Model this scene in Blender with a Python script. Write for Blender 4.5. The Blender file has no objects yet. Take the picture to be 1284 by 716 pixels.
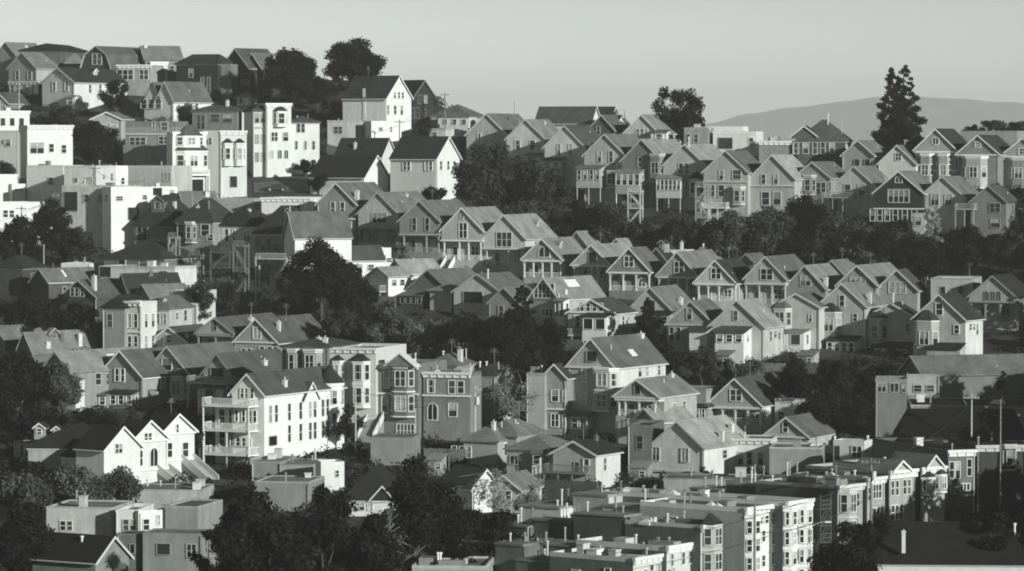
import bpy, math, random
import numpy as np
from mathutils import Vector, Matrix

random.seed(7)
RNG = np.random.default_rng(11)
scene = bpy.context.scene
COL = scene.collection
R = math.radians

# ------------------------------------------------------------------ camera model (telephoto from the opposite hill)
F = 4877.0          # focal length in pixels of the 1284 px wide photograph
PITCH = math.atan((358 - 185) / F)
CP, SP = math.cos(PITCH), math.sin(PITCH)
# distance of the ground seen at each image row
VT = [100, 160, 210, 260, 300, 340, 380, 440, 500, 540, 600, 716, 780, 840]
YT = [900, 850, 805, 770, 735, 710, 680, 640, 595, 562, 520, 445, 408, 380]

def ydist(v):
    return float(np.interp(v, VT, YT))

def unproject(u, v, Y):
    cx, cz = (u - 642) / F, (358 - v) / F
    dy, dz = CP + SP * cz, -SP + CP * cz
    t = Y / dy
    return Vector((cx * t, Y, dz * t))

# ------------------------------------------------------------------ materials (grey photograph: every colour is a grey with a trace of green)
def grey(t):
    return (t * .95, t, t * .94, 1)

MATS = {}

def new_mat(name):
    m = bpy.data.materials.new(name)
    m.use_nodes = True
    nt = m.node_tree
    b = nt.nodes['Principled BSDF']
    return m, nt, b

def N(nt, typ, **kw):
    n = nt.nodes.new(typ)
    for k, v in kw.items():
        setattr(n, k, v)
    return n

def math_node(nt, op, a, b=None):
    n = N(nt, 'ShaderNodeMath', operation=op)
    for i, x in enumerate((a, b)):
        if x is None:
            continue
        if isinstance(x, (int, float)):
            n.inputs[i].default_value = x
        else:
            nt.links.new(x, n.inputs[i])
    return n.outputs[0]

def ramp(nt, fac, lo, hi, a=0.0, b=1.0):
    n = N(nt, 'ShaderNodeMapRange')
    n.inputs['From Min'].default_value = a
    n.inputs['From Max'].default_value = b
    n.inputs['To Min'].default_value = lo
    n.inputs['To Max'].default_value = hi
    nt.links.new(fac, n.inputs['Value'])
    return n.outputs[0]

def noise(nt, vec, scale, detail=3, rough=.55):
    n = N(nt, 'ShaderNodeTexNoise')
    n.inputs['Scale'].default_value = scale
    n.inputs['Detail'].default_value = detail
    n.inputs['Roughness'].default_value = rough
    nt.links.new(vec, n.inputs['Vector'])
    return n.outputs['Fac']

def mapped(nt, coord, scale):
    mp = N(nt, 'ShaderNodeMapping')
    mp.inputs['Scale'].default_value = scale
    nt.links.new(coord, mp.inputs['Vector'])
    return mp.outputs[0]

def tint(nt, b, val):
    """grey value socket -> faintly green grey base colour"""
    c = N(nt, 'ShaderNodeCombineColor')
    nt.links.new(math_node(nt, 'MULTIPLY', val, .95), c.inputs[0])
    nt.links.new(val, c.inputs[1])
    nt.links.new(math_node(nt, 'MULTIPLY', val, .94), c.inputs[2])
    nt.links.new(c.outputs[0], b.inputs['Base Color'])

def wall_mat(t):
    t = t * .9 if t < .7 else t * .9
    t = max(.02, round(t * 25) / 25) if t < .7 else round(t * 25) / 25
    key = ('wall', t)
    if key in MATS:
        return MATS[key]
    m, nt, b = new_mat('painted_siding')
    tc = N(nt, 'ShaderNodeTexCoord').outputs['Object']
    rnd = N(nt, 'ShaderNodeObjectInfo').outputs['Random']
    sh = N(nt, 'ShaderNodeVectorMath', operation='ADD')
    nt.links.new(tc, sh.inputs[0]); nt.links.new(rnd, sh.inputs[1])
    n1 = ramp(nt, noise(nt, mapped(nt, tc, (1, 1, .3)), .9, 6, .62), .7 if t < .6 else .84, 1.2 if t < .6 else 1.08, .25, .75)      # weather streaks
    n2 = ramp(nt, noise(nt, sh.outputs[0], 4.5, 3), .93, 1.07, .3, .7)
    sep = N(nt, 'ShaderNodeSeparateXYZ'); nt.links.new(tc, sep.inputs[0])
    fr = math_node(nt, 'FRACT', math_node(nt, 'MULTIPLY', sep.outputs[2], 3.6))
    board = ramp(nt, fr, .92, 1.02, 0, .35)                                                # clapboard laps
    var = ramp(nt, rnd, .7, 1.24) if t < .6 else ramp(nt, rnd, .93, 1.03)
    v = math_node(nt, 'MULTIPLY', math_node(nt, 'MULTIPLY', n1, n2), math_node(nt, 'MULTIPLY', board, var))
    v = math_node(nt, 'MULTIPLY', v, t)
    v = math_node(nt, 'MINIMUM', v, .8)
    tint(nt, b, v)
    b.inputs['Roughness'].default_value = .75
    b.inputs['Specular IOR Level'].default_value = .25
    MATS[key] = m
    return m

def roof_mat(t):
    t *= .56
    t = max(.02, round(t * 25) / 25) if t > .05 else round(t, 2)
    key = ('roof', t)
    if key in MATS:
        return MATS[key]
    m, nt, b = new_mat('roof_shingle')
    tc = N(nt, 'ShaderNodeTexCoord').outputs['Object']
    rnd = N(nt, 'ShaderNodeObjectInfo').outputs['Random']
    n1 = ramp(nt, noise(nt, tc, .35, 6, .7), .55, 1.45, .25, .75)
    n2 = ramp(nt, noise(nt, mapped(nt, tc, (.8, 6, .8)), 1.2, 3), .86, 1.14, .3, .7)
    n3 = ramp(nt, noise(nt, tc, 7, 2), .85, 1.15, .25, .75)
    sep = N(nt, 'ShaderNodeSeparateXYZ'); nt.links.new(tc, sep.inputs[0])
    fr = math_node(nt, 'FRACT', math_node(nt, 'MULTIPLY', sep.outputs[2], 3.2))
    course = ramp(nt, fr, .82, 1.04, 0, .4)
    var = ramp(nt, rnd, .85, 1.15)
    v = math_node(nt, 'MULTIPLY', math_node(nt, 'MULTIPLY', n1, n2), math_node(nt, 'MULTIPLY', n3, course))
    v = math_node(nt, 'MULTIPLY', math_node(nt, 'MULTIPLY', v, var), t)
    tint(nt, b, v)
    b.inputs['Roughness'].default_value = .95
    b.inputs['Specular IOR Level'].default_value = .15
    MATS[key] = m
    return m

def plain_mat(name, t, rough=.6, spec=.3, var=.12, scale=3.0):
    key = (name, round(t, 2))
    if key in MATS:
        return MATS[key]
    m, nt, b = new_mat(name)
    tc = N(nt, 'ShaderNodeTexCoord').outputs['Object']
    v = math_node(nt, 'MULTIPLY', ramp(nt, noise(nt, tc, scale, 4), 1 - var, 1 + var, .3, .7), t)
    tint(nt, b, v)
    b.inputs['Roughness'].default_value = rough
    b.inputs['Specular IOR Level'].default_value = spec
    MATS[key] = m
    return m

def trim_mat(t):
    return plain_mat('painted_trim', max(.05, round(t * 10) / 10), .5, .3, .1)

def metal_mat(t=.6):
    return plain_mat('galvanised_metal', t, .4, .5, .1)

def glass_mat(kind=0):
    key = ('glass', kind)
    if key in MATS:
        return MATS[key]
    m, nt, b = new_mat('window_glass')
    tc = N(nt, 'ShaderNodeTexCoord').outputs['Object']
    rnd = N(nt, 'ShaderNodeObjectInfo').outputs['Random']
    base = (.022, .05, .3)[kind]
    v = math_node(nt, 'MULTIPLY', ramp(nt, noise(nt, tc, 1.5, 2), .7, 1.3, .3, .7), base)
    v = math_node(nt, 'MULTIPLY', v, ramp(nt, rnd, .7, 1.5))
    tint(nt, b, v)
    b.inputs['Roughness'].default_value = .12
    b.inputs['Specular IOR Level'].default_value = .5
    MATS[key] = m
    return m

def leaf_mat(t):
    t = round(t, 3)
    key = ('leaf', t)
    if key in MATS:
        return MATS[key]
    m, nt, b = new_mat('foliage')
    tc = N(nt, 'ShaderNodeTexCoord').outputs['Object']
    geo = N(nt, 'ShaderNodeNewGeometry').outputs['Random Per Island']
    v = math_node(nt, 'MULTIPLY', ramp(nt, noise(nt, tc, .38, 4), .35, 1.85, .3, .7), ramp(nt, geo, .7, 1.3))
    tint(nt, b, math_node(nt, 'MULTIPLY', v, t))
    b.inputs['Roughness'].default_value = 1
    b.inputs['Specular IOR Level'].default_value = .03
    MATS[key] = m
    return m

# ------------------------------------------------------------------ mesh builder
class MB:
    def __init__(self):
        self.v, self.f, self.m = [], [], []

    def add(self, pts, faces, mi=0):
        o = len(self.v)
        self.v += [tuple(p) for p in pts]
        for f in faces:
            self.f.append(tuple(i + o for i in f))
            self.m.append(mi)
        return self

    def face(self, pts, mi=0):
        return self.add(pts, [tuple(range(len(pts)))], mi)

    def box(self, x0, x1, y0, y1, z0, z1, mi=0):
        p = [(x0, y0, z0), (x1, y0, z0), (x1, y1, z0), (x0, y1, z0), (x0, y0, z1), (x1, y0, z1), (x1, y1, z1), (x0, y1, z1)]
        return self.add(p, [(3, 2, 1, 0), (4, 5, 6, 7), (0, 1, 5, 4), (1, 2, 6, 5), (2, 3, 7, 6), (3, 0, 4, 7)], mi)

    def prism_y(self, pts, y0, y1, mi=0):
        """polygon in x,z extruded along y"""
        n = len(pts)
        p = [(x, y0, z) for x, z in pts] + [(x, y1, z) for x, z in pts]
        fs = [tuple(range(n)), tuple(range(2 * n - 1, n - 1, -1))]
        fs += [(i + n, (i + 1) % n + n, (i + 1) % n, i) for i in range(n)]
        return self.add(p, fs, mi)

    def prism_x(self, pts, x0, x1, mi=0):
        n = len(pts)
        p = [(x0, y, z) for y, z in pts] + [(x1, y, z) for y, z in pts]
        fs = [tuple(range(n)), tuple(range(2 * n - 1, n - 1, -1))]
        fs += [(i + n, (i + 1) % n + n, (i + 1) % n, i) for i in range(n)]
        return self.add(p, fs, mi)

    def prism_z(self, pts, z0, z1, mi=0):
        n = len(pts)
        p = [(x, y, z0) for x, y in pts] + [(x, y, z1) for x, y in pts]
        fs = [tuple(range(n - 1, -1, -1)), tuple(range(n, 2 * n))]
        fs += [(i, (i + 1) % n, (i + 1) % n + n, i + n) for i in range(n)]
        return self.add(p, fs, mi)

    def chevron(self, hw, ze, zp, t, y0, y1, mi=0):
        """inverted V (roof or bargeboard): eaves at +-hw, underside ridge zp"""
        pts = [(-hw, ze), (-hw, ze + t), (0, zp + t), (hw, ze + t), (hw, ze), (0, zp)]
        p = [(x, y0, z) for x, z in pts] + [(x, y1, z) for x, z in pts]
        fs = [(0, 5, 2, 1), (5, 4, 3, 2), (7, 8, 11, 6), (8, 9, 10, 11)]
        fs += [(i + 6, (i + 1) % 6 + 6, (i + 1) % 6, i) for i in range(6)]
        return self.add(p, fs, mi)

    def tube(self, p0, p1, r0, r1=None, n=6, mi=0):
        r1 = r0 if r1 is None else r1
        p0, p1 = Vector(p0), Vector(p1)
        d = (p1 - p0).normalized()
        a = d.orthogonal().normalized()
        b = d.cross(a)
        p = []
        for c, r in ((p0, r0), (p1, r1)):
            for i in range(n):
                t = 2 * math.pi * i / n
                p.append(c + a * (r * math.cos(t)) + b * (r * math.sin(t)))
        fs = [(i, (i + 1) % n, (i + 1) % n + n, i + n) for i in range(n)]
        fs += [tuple(range(n - 1, -1, -1)), tuple(range(n, 2 * n))]
        return self.add(p, fs, mi)

    def bar(self, p0, p1, w, mi=0):
        return self.tube(p0, p1, w * .7, w * .7, 4, mi)

    def mesh(self, name, mats):
        me = bpy.data.meshes.new(name)
        me.from_pydata(self.v, [], self.f)
        for m in mats:
            me.materials.append(m)
        if len(mats) > 1:
            me.polygons.foreach_set('material_index', self.m)
        return me

    def build(self, name, mats, parent=None, loc=None, rz=0):
        if not isinstance(mats, (list, tuple)):
            mats = [mats]
        return link(name, self.mesh(name, mats), parent, loc, rz)

def link(name, me, parent=None, loc=None, rz=0):
    o = bpy.data.objects.new(name, me)
    COL.objects.link(o)
    if parent is not None:
        o.parent = parent
    if loc is not None:
        o.location = loc
    if rz:
        o.rotation_euler = (0, 0, rz)
    return o

def tag(o, label, cat, group=None, kind=None):
    o['label'] = label
    o['category'] = cat
    if group:
        o['group'] = group
    if kind:
        o['kind'] = kind
    return o

# ------------------------------------------------------------------ windows
WCACHE = {}

def win_meshes(w, h, style, tt, pk, joined):
    key = (round(w, 1), round(h, 1), style, round(tt, 1), pk, joined)
    if key in WCACHE:
        return WCACHE[key]
    w, h = max(.35, round(w, 1)), max(.35, round(h, 1))
    fr, pn = MB(), MB()
    pm = 1 if joined else 0
    t = .08 if min(w, h) < .8 else .11
    a, b = w / 2, h / 2
    if style == 'dark':  # dark pane also stands in for the shade inside open porches and garages
        t = .08
    if style in ('arch', 'round'):
        n = 10
        if style == 'arch':
            zc = b - a
            arc = [(a * math.cos(math.pi * i / n), zc + a * math.sin(math.pi * i / n)) for i in range(n + 1)]
            outl = [(a, -b)] + arc + [(-a, -b)]
        else:
            outl = [(a * math.cos(2 * math.pi * i / 14), b * math.sin(2 * math.pi * i / 14)) for i in range(14)]
        big = [(x * (1 + t / a), z * (1 + t / b)) for x, z in outl]
        m = len(outl)
        p = [(x, -.13, z) for x, z in big] + [(x, -.13, z) for x, z in outl] + [(x, .02, z) for x, z in big] + [(x, .02, z) for x, z in outl]
        fs = []
        for i in range(m):
            j = (i + 1) % m
            fs += [(i, j, j + m, i + m), (i, i + 2 * m, j + 2 * m, j), (i + m, j + m, j + 3 * m, i + 3 * m)]
        fr.add(p, fs)
        fr.box(-.04, .04, -.09, 0, -b, b * .9)
        pn.face([(x, -.03, z) for x, z in outl], pm)
    else:
        d0 = -.13
        fr.box(-a - t, -a, d0, .02, -b - t, b + t)
        fr.box(a, a + t, d0, .02, -b - t, b + t)
        fr.box(-a, a, d0, .02, b, b + t)
        fr.box(-a, a, d0 - .05, .02, -b - t, -b)
        if style in ('', 'x'):
            fr.box(-a, a, -.08, 0, -.04, .04)
        if style == 'x':
            fr.box(-.04, .04, -.08, 0, -b, -.04)
            fr.box(-.04, .04, -.08, 0, .04, b)
        if style and style[0] in '23456':
            n = int(style[0])
            for i in range(1, n):
                x = -a + w * i / n
                fr.box(x - .055, x + .055, -.1, 0, -b, b)
            if h > 1.2:
                for i in range(n):
                    x0 = -a + w * i / n + (.055 if i else 0)
                    x1 = -a + w * (i + 1) / n - (.055 if i < n - 1 else 0)
                    fr.box(x0, x1, -.08, 0, -.035, .035)
        if pk == 3:                                     # a blind drawn part of the way down
            zb_ = b - h * .45
            pn.face([(-a, -.03, -b), (a, -.03, -b), (a, -.03, zb_), (-a, -.03, zb_)], pm)
            pn.face([(-a, -.03, zb_), (a, -.03, zb_), (a, -.03, b), (-a, -.03, b)], pm + 1)
        elif pk == 4:                                   # curtains at both sides
            q = a * .45
            pn.face([(-q, -.03, -b), (q, -.03, -b), (q, -.03, b), (-q, -.03, b)], pm)
            for x0_, x1_ in ((-a, -q), (q, a)):
                pn.face([(x0_, -.03, -b), (x1_, -.03, -b), (x1_, -.03, b), (x0_, -.03, b)], pm + 1)
        else:
            pn.face([(-a, -.03, -b), (a, -.03, -b), (a, -.03, b), (-a, -.03, b)], pm)
    tm, gm = trim_mat(tt), glass_mat(pk if pk < 3 else 0)
    if joined:
        o_ = len(fr.v)
        fr.v += pn.v
        fr.f += [tuple(i + o_ for i in f) for f in pn.f]
        fr.m += pn.m
        r = (fr.mesh('window', [tm, gm, glass_mat(2)]), None)
    else:
        r = (fr.mesh('window', [tm]), pn.mesh('pane', [gm, glass_mat(2)]))
    WCACHE[key] = r
    return r

def window(parent, loc, rz, w, h, style='', tt=.7, sub=False):
    pk = random.choice((0, 0, 0, 0, 1, 1, 2, 3, 3, 4)) if style != 'dark' else 0
    a, b = win_meshes(w, h, style, tt, pk, sub)
    o = link('window', a, parent, loc, rz)
    if b is not None:
        link('pane', b, o)
    return o
# ------------------------------------------------------------------ houses
CTX = [0.0, 0.0, 1.0]
LABELS = {}
FOOT = []                      # footprints, so that garden growth keeps off the houses

def crop(x0, y0, sc):
    CTX[:] = [x0, y0, sc]

def hip_mesh(mb, x0, x1, y0, y1, z0, z1, t=.18, ridge=None):
    w, d = x1 - x0, y1 - y0
    cx, cy = (x0 + x1) / 2, (y0 + y1) / 2
    if w >= d:
        r = (w - d) / 2 if ridge is None else w * ridge / 2
        a, b = (cx - r, cy, z1), (cx + r, cy, z1)
        c = [(x0, y0, z0), (x1, y0, z0), (x1, y1, z0), (x0, y1, z0)]
        p = c + [(x, y, z - t) for x, y, z in c] + [a, b]
        f = [(0, 1, 9, 8), (1, 2, 9), (2, 3, 8, 9), (3, 0, 8)]
    else:
        r = (d - w) / 2 if ridge is None else d * ridge / 2
        a, b = (cx, cy - r, z1), (cx, cy + r, z1)
        c = [(x0, y0, z0), (x1, y0, z0), (x1, y1, z0), (x0, y1, z0)]
        p = c + [(x, y, z - t) for x, y, z in c] + [a, b]
        f = [(0, 1, 8), (1, 2, 9, 8), (2, 3, 9), (3, 0, 8, 9)]
    f += [(4, 5, 1, 0), (5, 6, 2, 1), (6, 7, 3, 2), (7, 4, 0, 3), (7, 6, 5, 4)]
    mb.add(p, f)

def house(shape, name, label, u, v, vb, w, d=None, a=23, dm=13, ve=None, vf=None, wt=.4, rt=.2, tr=.6,
          W=(), Rw=(), Lw=(), porch=None, bay=(), annex=(), deck=(), chim=(), vents=0, belt=(), group=None,
          twin=None, dormer=(), cat='house', par=.5, cornice=True, skylight=(), stairs=(), ridge=None, frontg=(), door=(), sw=None, wing=(), sideg=(), turret=(), blocks=0, rear=(), rwt=None):
    x0, y0, sc = CTX
    u0, vB = x0 + u / sc, y0 + vb / sc
    Y = ydist(vB)
    s = F / Y
    base = unproject(u0, vB, Y)
    ae = a + math.degrees(math.atan((u0 - 642) / F))
    ca, sa = max(.12, math.cos(R(ae))), max(.1, abs(math.sin(R(ae))))
    k = 1 / (sc * s)
    wid = w * k / ca
    D = d * k / sa if d else dm
    X = lambda zu: (zu - u) * k / ca
    Zz = lambda zv: (vb - zv) * k
    hw = wid / 2
    zt = Zz(v)
    ze = Zz(ve) if ve is not None else zt
    zf = Zz(vf) if vf is not None else None
    LABELS.setdefault(label, 0); LABELS[label] += 1
    root = bpy.data.objects.new(name, None)
    COL.objects.link(root)
    root.location = base
    root.rotation_euler = (0, 0, -R(a))
    root.empty_display_size = .5
    tag(root, label, cat, group)
    ar = -R(a)
    FOOT.append((base.x, base.y, math.cos(ar), math.sin(ar), hw, D, base.z))
    hr = random.Random(label)
    tr = tr * hr.uniform(.85, 1.08)
    wm, rm, tm = wall_mat(wt), roof_mat(rt), trim_mat(tr)
    ground = -6.0
    rc = 0.0
    zb = ground
    if porch:
        rc = porch.get('deep', 1.7)
        zb = zf if zf is not None else ze
    mb = MB()
    if shape == 'gable':
        mb.prism_y([(-hw, zb), (hw, zb), (hw, ze), (0, zt), (-hw, ze)], 0, D)
    elif shape == 'gambrel':
        mb.prism_y([(-hw, zb), (hw, zb), (hw, ze), (hw * .68, ze + (zt - ze) * .62), (0, zt), (-hw * .68, ze + (zt - ze) * .62), (-hw, ze)], 0, D)
    elif shape == 'shed':
        mb.prism_x([(0, zb), (D, zb), (D, zt), (0, ze)], -hw, hw)
    else:
        mb.box(-hw, hw, 0, D, zb, ze if shape == 'hip' else zt - par)
    if porch:
        zfl = Zz(porch['floor']) if 'floor' in porch else .9
        mb.box(-hw + .02, hw - .02, rc, D - .02, ground, zb)
        mb.box(-hw + .02, hw - .02, .05, rc - .004, ground, zfl)
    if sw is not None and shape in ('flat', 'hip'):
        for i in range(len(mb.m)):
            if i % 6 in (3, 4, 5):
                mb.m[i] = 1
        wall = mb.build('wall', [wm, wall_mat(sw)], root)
    elif rwt is not None and shape == 'gable':  # right wall paler than the front: sunlight put into its colour
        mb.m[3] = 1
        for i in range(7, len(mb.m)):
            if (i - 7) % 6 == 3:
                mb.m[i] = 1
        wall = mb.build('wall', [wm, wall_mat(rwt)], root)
    else:
        wall = mb.build('wall', wm, root)
    yr = D
    for rl_, dz_, ins_ in rear:
        zz_ = zt + dz_
        x0_, x1_ = -hw + ins_, hw - .03
        rw_ = MB().box(x0_, x1_, yr + .01, yr + rl_, ground, zz_ - .25)
        for i in range(len(rw_.m)):
            rw_.m[i] = 1
        ro_ = rw_.build('rear_wing', [wm, wall_mat(sw if sw is not None else wt)], root)
        MB().box(x0_ - .12, x1_ + .1, yr - .02 + .14, yr + rl_ + .12, zz_ - .246, zz_).build('wing_roof', rm, ro_)
        rr_ = random.Random(int(u + rl_ * 10))
        for i in range(3):
            px_, py_, ph_ = rr_.uniform(x0_ + .5, x1_ - .5), yr + rr_.uniform(.8, rl_ - .6), rr_.uniform(.5, 1.8)
            MB().tube((px_, py_, zz_ - .02), (px_, py_, zz_ + ph_), .1, .1, 6).tube((px_, py_, zz_ + ph_), (px_, py_, zz_ + ph_ + .16), .17, .15, 6).build('vent_pipe', metal_mat(rr_.choice((.2, .35, .65))), ro_)
        yr += rl_
    for za, zb_, zvt_, zz0 in wing:
        xa, xb = X(za), X(zb_)
        wg = MB().box(xa, xb, .6, D * .8, ground, Zz(zvt_)).build('side_wing', wm, root)
        MB().box(xa - .2, xb + .02, .2, D * .8 + .2, Zz(zvt_) + .004, Zz(zvt_) + .2).build('wing_roof', rm, wg)
        for i in range(2):
            for q in (.3, .72):
                window(wg, (xa + (xb - xa) * q, .599, Zz(zvt_) - 1.9 - i * 3.1), 0, .9, 1.9, '', tr, True)
    for fr_, zvp, zve, gw2 in sideg:
        zp_, z_e = Zz(zvp), Zz(zve)
        gx = gw2 / 2
        go = MB().prism_y([(-gx, z_e - .4), (gx, z_e - .4), (gx, z_e), (0, zp_), (-gx, z_e)], -.2, wid * .42).build('side_gable', wm, root, (hw, D * fr_, 0), R(90))
        sl_ = (zp_ - z_e) / gx
        MB().chevron(gx + .2, z_e - .2 * sl_ + .02, zp_ + .02, .14, -.5, wid * .42).build('gable_roof', rm, go)
        MB().chevron(gx + .22, z_e - .2 * sl_ - .12, zp_ - .12, .26, -.56, -.504).build('gable_trim', tm, go)
    for fr_, zvp, zve, rr_ in turret:
        n_ = 14
        xt_, yt_ = hw - rr_ * .45, D * fr_
        tp = MB().tube((xt_, yt_, ground), (xt_, yt_, Zz(zve)), rr_, rr_, n_).build('turret', wm, root)
        MB().tube((xt_, yt_, Zz(zve) + .01), (xt_, yt_, Zz(zvp)), rr_ * 1.18, .05, n_).build('turret_roof', roof_mat(.1), tp)
        MB().tube((xt_, yt_, Zz(zve) - .5), (xt_, yt_, Zz(zve) - .02), rr_ * 1.1, rr_ * 1.14, n_).build('turret_cornice', tm, tp)
        for an in (50, 100):
            th_ = R(an)
            for zz in (2.0, 5.2):
                window(tp, (xt_ + rr_ * math.sin(th_), yt_ - rr_ * math.cos(th_), Zz(zve) - zz), th_, .7, 1.9, '', tr, True)
    # ---- roof
    ov = .38
    if shape == 'gable':
        sl = (zt - ze) / hw
        oe = .35
        rb = MB().chevron(hw + oe, ze - oe * sl + .02, zt + .02, .16, -ov, D + .2)
        if twin:
            xt = X(twin)
            tw = MB().prism_y([(xt - hw, ze - .5), (xt + hw, ze - .5), (xt + hw, ze), (xt, zt - .1), (xt - hw, ze)], .02, D * .6)
            tw.prism_y([(xt - hw, ground), (xt + hw - .02, ground), (xt + hw - .02, ze - .5), (xt - hw, ze - .5)], .02, D * .9)
            gw = tw.build('gable_wing', wm, root)
            t2 = MB().chevron(hw + .2, ze - .2 * sl + .02, zt - .08, .16, -ov + .02, D * .6)
            p2 = [(x + xt, y, z) for x, y, z in t2.v]
            t2.v = p2
            t2.build('wing_roof', rm, gw)
        roof = rb.build('roof', rm, root)
        bb = MB().chevron(hw + oe + .03, ze - oe * sl - .12, zt - .12, .3, -ov - .06, -ov + .004)
        bb.build('bargeboard', tm, root)
        if tr >= .5:
            g = MB()
            for sx in (-1, 1):
                g.box(sx * (hw + oe + .06) - .07, sx * (hw + oe + .06) + .07, -ov, D + .1, ze - oe * sl - .04, ze - oe * sl + .1)
            g.build('gutter', tm, root)
    elif shape == 'gambrel':
        zk = ze + (zt - ze) * .62
        xk = hw * .68
        o = .3
        pts = [(-hw - o, ze - .4), (-xk - o * .6, zk + .12), (0, zt + .2), (xk + o * .6, zk + .12), (hw + o, ze - .4), (hw + .03, ze - .4), (xk + .03, zk), (0, zt + .02), (-xk - .03, zk), (-hw - .03, ze - .4)]
        n = len(pts)
        rb = MB()
        for y_0, y_1 in ((-ov, D),):
            p = [(x, y_0, z) for x, z in pts] + [(x, y_1, z) for x, z in pts]
            fs = [(i, i + 1, n - 2 - i, n - 1 - i) for i in range(4)]
            fs += [(i + n, n - 1 - i + n, n - 2 - i + n, i + 1 + n) for i in range(4)]
            fs += [(i, (i + 1) % n, (i + 1) % n + n, i + n) for i in range(n)]
            rb.add(p, fs)
        roof = rb.build('roof', rm, root)
        bb = MB()
        p = [(x * 1.01, -ov - .07, z + .03) for x, z in pts] + [(x, -ov - .004, z) for x, z in pts]
        fs = [(i, i + 1, n - 2 - i, n - 1 - i) for i in range(4)] + [(i, (i + 1) % n, (i + 1) % n + n, i + n) for i in range(n)]
        bb.add(p, fs)
        bb.build('bargeboard', tm, root)
    elif shape == 'hip':
        rb = MB()
        o = .45
        hip_mesh(rb, -hw - o, hw + o, -o, D + o, ze + .12, zt, .2, ridge)
        roof = rb.build('roof', rm, root)
        c = MB()
        c.box(-hw - .2, hw + .2, -.2, D + .2, ze - .28, ze - .084)
        c.build('cornice', tm, root)
    elif shape == 'shed':
        rb = MB()
        sl = (zt - ze) / D
        rb.prism_x([(-ov, ze - ov * sl + .02), (D + .2, zt + .2 * sl + .02), (D + .2, zt + .2 * sl + .2), (-ov, ze - ov * sl + .2)], -hw - .25, hw + .25)
        roof = rb.build('roof', rm, root)
    else:
        zr = zt - par
        rb = MB()
        rb.box(-hw + .22, hw - .22, .22, D - .22, zr - .05, zr + .06)
        roof = rb.build('roof', rm, root)
        p = MB()
        p.box(-hw, hw, 0, .2, zr, zt); p.box(-hw, hw, D - .2, D, zr, zt)
        p.box(-hw, -hw + .2, .2, D - .2, zr, zt); p.box(hw - .2, hw, .2, D - .2, zr, zt)
        p.build('parapet', wm, root)
        if cornice:
            c = MB()
            c.box(-hw - .18, hw + .18, -.42, -.003, zt - .32, zt + .05)
            c.box(-hw - .05, hw + .05, -.22, -.003, zt - .8, zt - .324)
            n = max(4, int(wid / .9))
            for i in range(n):
                x = -hw + .1 + (wid - .2) * i / (n - 1)
                c.box(x - .08, x + .08, -.36, -.22, zt - .7, zt - .324)
            c.build('cornice', tm, root)
    def roofz(fx, fy):
        if shape == 'gable':
            return zt - abs(fx) * (zt - ze)
        if shape == 'gambrel':
            return zt - abs(fx) * (zt - ze) * .6
        if shape == 'hip':
            return ze + (zt - ze) * .5
        if shape == 'shed':
            return ze + (zt - ze) * fy
        return zt - par
    # ---- windows
    def put(loc, rz, ww, hh, st):
        window(root, loc, rz, ww, hh, st, tr if st != 'dark' else min(tr, .3))
    for row in W:
        xs, zv, zw, zh = row[:4]
        st = row[4] if len(row) > 4 else ''
        z = Zz(zv)
        if isinstance(xs, int):
            n = xs
            xs = [u + w * (-.5 + (i + .5) / n) for i in range(n)]
        yy = 0.0
        if porch and z < zb:
            yy = rc
        for xx in xs:
            put((X(xx), yy - .001, z), 0, zw * k / ca, zh * k, st)
    for side, rows in ((1, Rw), (-1, Lw)):
        for row in rows:
            fr, zv, ww, hh = row[:4]
            st = row[4] if len(row) > 4 else ''
            if isinstance(fr, int):
                fr = [(i + .5) / fr for i in range(fr)]
            for q in fr:
                put((side * (hw + .001), D * q, Zz(zv)), side * R(90), ww, hh, st)
    for zu, zvt, zvb in door:
        h = (zvb - zvt) * k
        dm_ = MB().box(-.6, .6, -.08, .02, 0, h).box(-.45, .45, -.1, -.084, .1, h - .15, 1)
        dm_.build('door', [tm, trim_mat(.15)], root, (X(zu), 0, Zz(zvb)))
    # ---- belts
    for zv in belt:
        z = Zz(zv)
        MB().box(-hw - .12, hw + .12, -.28, -.002, z - .13, z + .13).build('belt_course', tm, root)
    # ---- recessed porch with posts
    if porch:
        n = porch.get('n', 4)
        ztop = zb - .25
        MB().box(-hw - .05, hw + .05, -.2, rc, zb - .3, zb - .004).build('porch_beam', tm, root)
        xs = [-hw + .2 + (wid - .4) * i / (n - 1) for i in range(n)]
        if 'at' in porch:
            xs = [X(q) for q in porch['at']]
        for x in xs:
            c = MB()
            c.box(x - .11, x + .11, .08, .3, zfl, ztop)
            c.box(x - .19, x + .19, .0, .38, ztop - .35, ztop - .1)
            c.box(x - .17, x + .17, .02, .36, zfl, zfl + .3)
            c.build('column', tm, root)
        if porch.get('arch'):
            for i in range(len(xs) - 1):
                xa, xb = xs[i] + .11, xs[i + 1] - .11
                rr = (xb - xa) / 2
                xm = (xa + xb) / 2
                m_ = 8
                hgt = min(rr, .9)
                arc = [(xm + rr * math.cos(math.pi * j / m_), ztop - .1 - hgt + hgt * math.sin(math.pi * j / m_)) for j in range(m_ + 1)]
                am = MB()
                for j in range(m_):
                    (xa_, za_), (xb_, zb_) = arc[j], arc[j + 1]
                    am.add([(xa_, .14, za_), (xb_, .14, zb_), (xb_, .14, ztop), (xa_, .14, ztop), (xa_, .24, za_), (xb_, .24, zb_), (xb_, .24, ztop), (xa_, .24, ztop)],
                           [(0, 1, 2, 3), (7, 6, 5, 4), (4, 5, 1, 0)])
                am.build('porch_arch', wm, root)
        rl = MB()
        rl.box(xs[0], xs[-1], .15, .22, zfl + .82, zfl + .9)
        q = xs[0] + .2
        while q < xs[-1]:
            rl.box(q - .03, q + .03, .16, .21, zfl, zfl + .82)
            q += .3
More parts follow.
